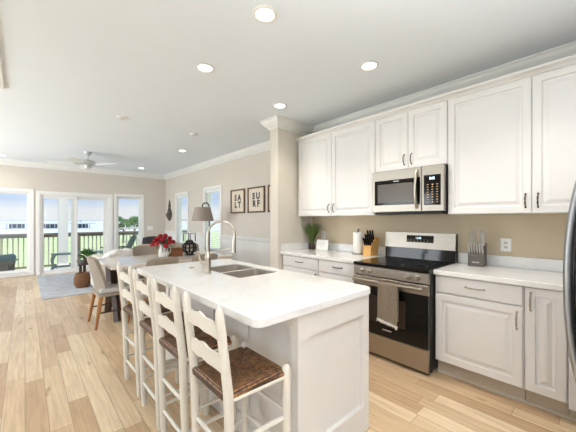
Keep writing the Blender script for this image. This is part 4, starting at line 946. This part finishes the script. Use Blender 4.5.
bm = NB(); box(bm, -.915, -.24, 2.685, 4.175, ZC - .012, ZC - .0005, .003, 1); part('panel', bm, 'trim', ah)
bm = NB(); lathe(bm, [(0, ZC - .012), (.012, ZC - .012), (.014, ZC - .02), (0, ZC - .024)], -.58, 2.80, 12); part('pull_knob', bm, 'nickel', ah)
fan = thing('ceiling_fan', 'white five-blade ceiling fan with nickel motor in the living room', 'fan', (.95, 7.13, ZC))
bm = NB(); lathe(bm, [(0, 0), (.075, 0), (.07, -.03), (.035, -.07), (.014, -.075), (0, -.075)], n=28); obj('canopy', bm, 'fan_metal', fan, True)
bm = NB(); tube(bm, [(0, 0, -.07), (0, 0, -.17)], .013, 10); obj('downrod', bm, 'fan_metal', fan, True)
bm = NB(); lathe(bm, [(0, -.155), (.03, -.158), (.10, -.175), (.135, -.20), (.135, -.245), (.10, -.27), (.07, -.275), (.07, -.30), (.055, -.335), (0, -.345)], n=32); obj('motor', bm, 'fan_metal', fan, True)
for k in range(5):
    a = R(72 * k + 20); mt = Matrix.Rotation(a, 4, 'Z'); bm = NB(); tl = Matrix.Translation((0, 0, -.262)) @ Matrix.Rotation(R(11), 4, 'X')
    pts = [(.22, -.055), (.30, -.066), (.60, -.072), (.655, -.06), (.665, 0), (.655, .06), (.60, .072), (.30, .066), (.22, .055)]
    prism(bm, pts, .007, lambda a_, b_, d_: (mt @ tl @ Vector((a_, b_, d_ - .0035)))); bl = obj('blade', bm, 'fan_white', fan)
    bm = NB(); prism(bm, [(.10, -.018), (.20, -.03), (.29, -.03), (.29, .03), (.20, .03), (.10, .018)], .006, lambda a_, b_, d_: (mt @ tl @ Vector((a_, b_, d_ + .0036)))); obj('blade_arm', bm, 'fan_metal', bl)
bm = NB(); tube(bm, [(.04, -.03, -.33), (.04, -.03, -.50)], .0018, 6); lathe(bm, [(0, -.53), (.006, -.52), (.006, -.505), (0, -.497)], .04, -.03, 8); obj('pull_chain', bm, 'fan_metal', fan)

# ---------------------------------------------------------------- outside
ZD = -.12; YR = 11.2
bm = NB(); box(bm, -6, 8, YF + .152, 11.45, ZD - .15, ZD); o = struct('floor_deck', bm, 'deck')
rl = thing('deck_railing', 'weathered grey-brown deck railing with upright balusters beyond the glass', 'railing', (1.2, YR, ZD))
XA, XZ = -2.6, 5.2
bm = NB(); box(bm, XA, XZ, YR - .07, YR + .07, .905, .955, .006, 1); part('top_rail', bm, 'rail_wood', rl)
bm = NB(); box(bm, XA, XZ, YR - .02, YR + .02, .83, .905, .003, 1); box(bm, XA, XZ, YR - .02, YR + .02, ZD + .07, ZD + .13, .003, 1); part('cross_rail', bm, 'rail_wood', rl)
for x in (-2.55, -.55, 1.25, 3.05, 5.15): bm = NB(); box(bm, x - .05, x + .05, YR - .0499, YR + .0499, ZD + .0005, .904, .004, 1); part('post', bm, 'rail_wood', rl)
x = XA + .15
while x < XZ - .1:
    if min(abs(x - q) for q in (-2.55, -.55, 1.25, 3.05, 5.15)) > .08: bm = NB(); box(bm, x - .016, x + .016, YR - .0161, YR + .0161, ZD + .131, .829); part('baluster', bm, 'baluster', rl)
    x += .11
pc = thing('porch_column', 'square white porch column beyond the left glass of the patio door', 'column', (.835, YR - .35, ZD))
bm = NB(); box(bm, .72, .95, YR - .465, YR - .235, ZD + .0005, 2.70, .006, 1); part('shaft', bm, 'trim', pc)
bm = NB(); box(bm, .695, .975, YR - .505, YR - .195, ZD + .0006, ZD + .16, .008, 1); part('plinth', bm, 'trim', pc)
bm = NB(); box(bm, -6, 8, YR - .50, YR - .20, 2.7005, 2.98, .005, 1); solo('porch_beam', bm, 'trim', 'white porch beam carried by the porch column', 'beam')
bn = thing('outdoor_bench', 'low grey-green bench with curved legs on the deck', 'bench', (1.18, 10.25, ZD))
bm = NB(); 
for k in range(4): box(bm, .53, 1.83, 10.05 + k * .105, 10.145 + k * .105, .375, .41, .004, 1)
part('seat_slats', bm, 'bench', bn)
for x, s in ((.60, -1), (1.76, 1)):
    for y in (10.09, 10.40):
        bm = NB(); tube(bm, [(x, y, .374), (x + s * .05, y, .25), (x + s * .03, y, .05), (x + s * .07, y, ZD + .001)], [.028, .03, .026, .03], 8); part('leg', bm, 'bench', bn, True)
bm = NB(); box(bm, .60, 1.76, 10.22, 10.27, .02, .07, .003, 1); part('stretcher', bm, 'bench', bn)
def lounge(name, label, loc, rz, m, frame, cushions, ah=.55):
    t = thing(name, label, 'chair', loc, rz)          # faces +x
    for y in (-.29, .29):
        for x in (-.25, .30): bm = NB(); box(bm, x - .03, x + .03, y - .03, y + .03, .001, ah, .004, 1); obj('leg', bm, frame, t)
        bm = NB(); box(bm, -.36, .40, y - .06, y + .06, ah + .0005, ah + .03, .006, 1); obj('arm', bm, frame, t)
    bm = NB(); box(bm, -.28, .40, -.255, .255, .30, .345, .004, 1, mtx=Matrix.Translation((0, 0, .02)) @ Matrix.Rotation(R(-6), 4, 'Y')); obj('seat', bm, frame, t)
    bm = NB()
    for k in range(5): y = -.22 + k * .11; box(bm, -.02, .02, y - .05, y + .05, 0, .70 - .04 * abs(k - 2), .005, 1, mtx=Matrix.Translation((-.27, 0, .33)) @ Matrix.Rotation(R(-24), 4, 'Y'))
    obj('backrest', bm, frame, t)
    if cushions:
        for y in (-.29, .29): bm = NB(); box(bm, -.22, .27, y - .02, y + .02, .06, ah - .005, .005, 1); obj('side_panel', bm, frame, t)
        bm = NB(); box(bm, -.23, .42, -.25, .25, .375, .58, .07, 4, mtx=Matrix.Rotation(R(-4), 4, 'Y')); obj('seat_cushion', bm, m, t, True)
        bm = NB(); box(bm, .025, .14, -.25, .25, .10, .62, .045, 4, mtx=Matrix.Translation((-.27, 0, .33)) @ Matrix.Rotation(R(-24), 4, 'Y')); obj('back_cushion', bm, m, t, True)
    return t
lounge('garden_chair', 'dark green slatted garden chair on the deck outside the right window', (2.22, 10.80, ZD), R(180), 'green_chair', 'green_chair', False)
lounge('patio_armchair', 'dark wicker patio armchair with teal cushions outside the left window', (-.58, 10.05, ZD), R(-12), 'teal', 'wicker', True, .42)
# the land beyond, one storey below
ZG = -3.2
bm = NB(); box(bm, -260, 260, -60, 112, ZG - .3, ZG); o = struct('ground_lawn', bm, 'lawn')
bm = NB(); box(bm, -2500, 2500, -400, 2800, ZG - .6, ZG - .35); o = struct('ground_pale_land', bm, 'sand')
def at(u, D): a = (u - 288) / 288; s, c = sin(R(42.4)), cos(R(42.4)); return D * (s + a * c), D * (c - a * s)
def stilt_house(u, D, w, label):
    x, y = at(u, D); t = thing('stilt_house', label, 'house', (x, y, ZG - .35), math.atan2(-x, y)); g = 3.6
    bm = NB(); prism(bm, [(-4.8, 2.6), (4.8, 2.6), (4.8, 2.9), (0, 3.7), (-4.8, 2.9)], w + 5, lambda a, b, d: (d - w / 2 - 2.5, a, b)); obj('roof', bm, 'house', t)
    bm = NB(); box(bm, -w * .36, w * .36, -3.0, 3.0, 0.3, 2.599); obj('shaded_store', bm, 'house_dark', t)  # dark box painted as the shade between the stilts
    for k in range(5): xx = -w / 2 + .4 + k * (w - .8) / 4; bm = NB(); box(bm, xx - .22, xx + .22, -3.9, -3.4, 0, 2.599); obj('stilt', bm, 'house', t)
stilt_house(17, 165, 9.0, 'pale house on stilts far off, seen through the left window')
stilt_house(50, 165, 9.0, 'pale house on stilts far off, left in the patio door')
stilt_house(82, 170, 8.0, 'pale house on stilts far off, right in the patio door')
bg_ = thing('far_causeway', 'long pale causeway on piers along the horizon', 'bridge', (at(60, 520)[0], at(60, 520)[1], ZG - .35), 0)
bm = NB(); box(bm, -700, 700, -5, 5, 3.2, 4.6); obj('deck', bm, 'house', bg_)
for k in range(24): bm = NB(); box(bm, -690 + k * 60 - 1, -690 + k * 60 + 1, -2, 2, 0, 3.2); obj('pier', bm, 'house', bg_)
def tree(u, D, zt, rw, label, seed):
    x, y = at(u, D); t = thing('tree', label, 'tree', (x, y, ZG)); rg = random.Random(seed); H = zt - ZG
    bm = NB(); tube(bm, [(0, 0, 0), (.1, 0, H * .35), (.0, .1, H * .7)], [.22, .17, .1], 8)
    for k in range(5): a = k * 1.3; tube(bm, [(.08, 0, H * (.35 + .05 * k)), (rw * .6 * cos(a), rw * .6 * sin(a), H * (.62 + .05 * k))], [.08, .03], 6)
    obj('trunk', bm, 'bark', t)
    bm = NB(); lob = [(rg.uniform(-1, 1) * rw * .7, rg.uniform(-1, 1) * rw * .7, H * rg.uniform(.5, .9), rw * rg.uniform(.28, .45)) for _ in range(11)]
    for k in range(1500):
        lx, ly, lz, lr = lob[k % 11]; d = Vector((rg.gauss(0, 1), rg.gauss(0, 1), rg.gauss(0, 1))).normalized(); p = Vector((lx, ly, lz)) + d * lr * rg.uniform(.5, 1); s_ = Vector((rg.uniform(-1, 1), rg.uniform(-1, 1), rg.uniform(-.4, .4))).normalized(); q = s_.cross(d).normalized(); L = rg.uniform(.10, .22)
        bm.faces.new([bm.verts.new(v) for v in (p - s_ * L, p + q * L * .6, p + s_ * L, p - q * L * .6)])
    obj('foliage', bm, 'tree_leaf', t)
tree(123, 58, 2.5, 1.7, 'left of two green trees seen through the right far window', 1)
tree(134, 62, 2.8, 1.8, 'right of two green trees seen through the right far window', 2)
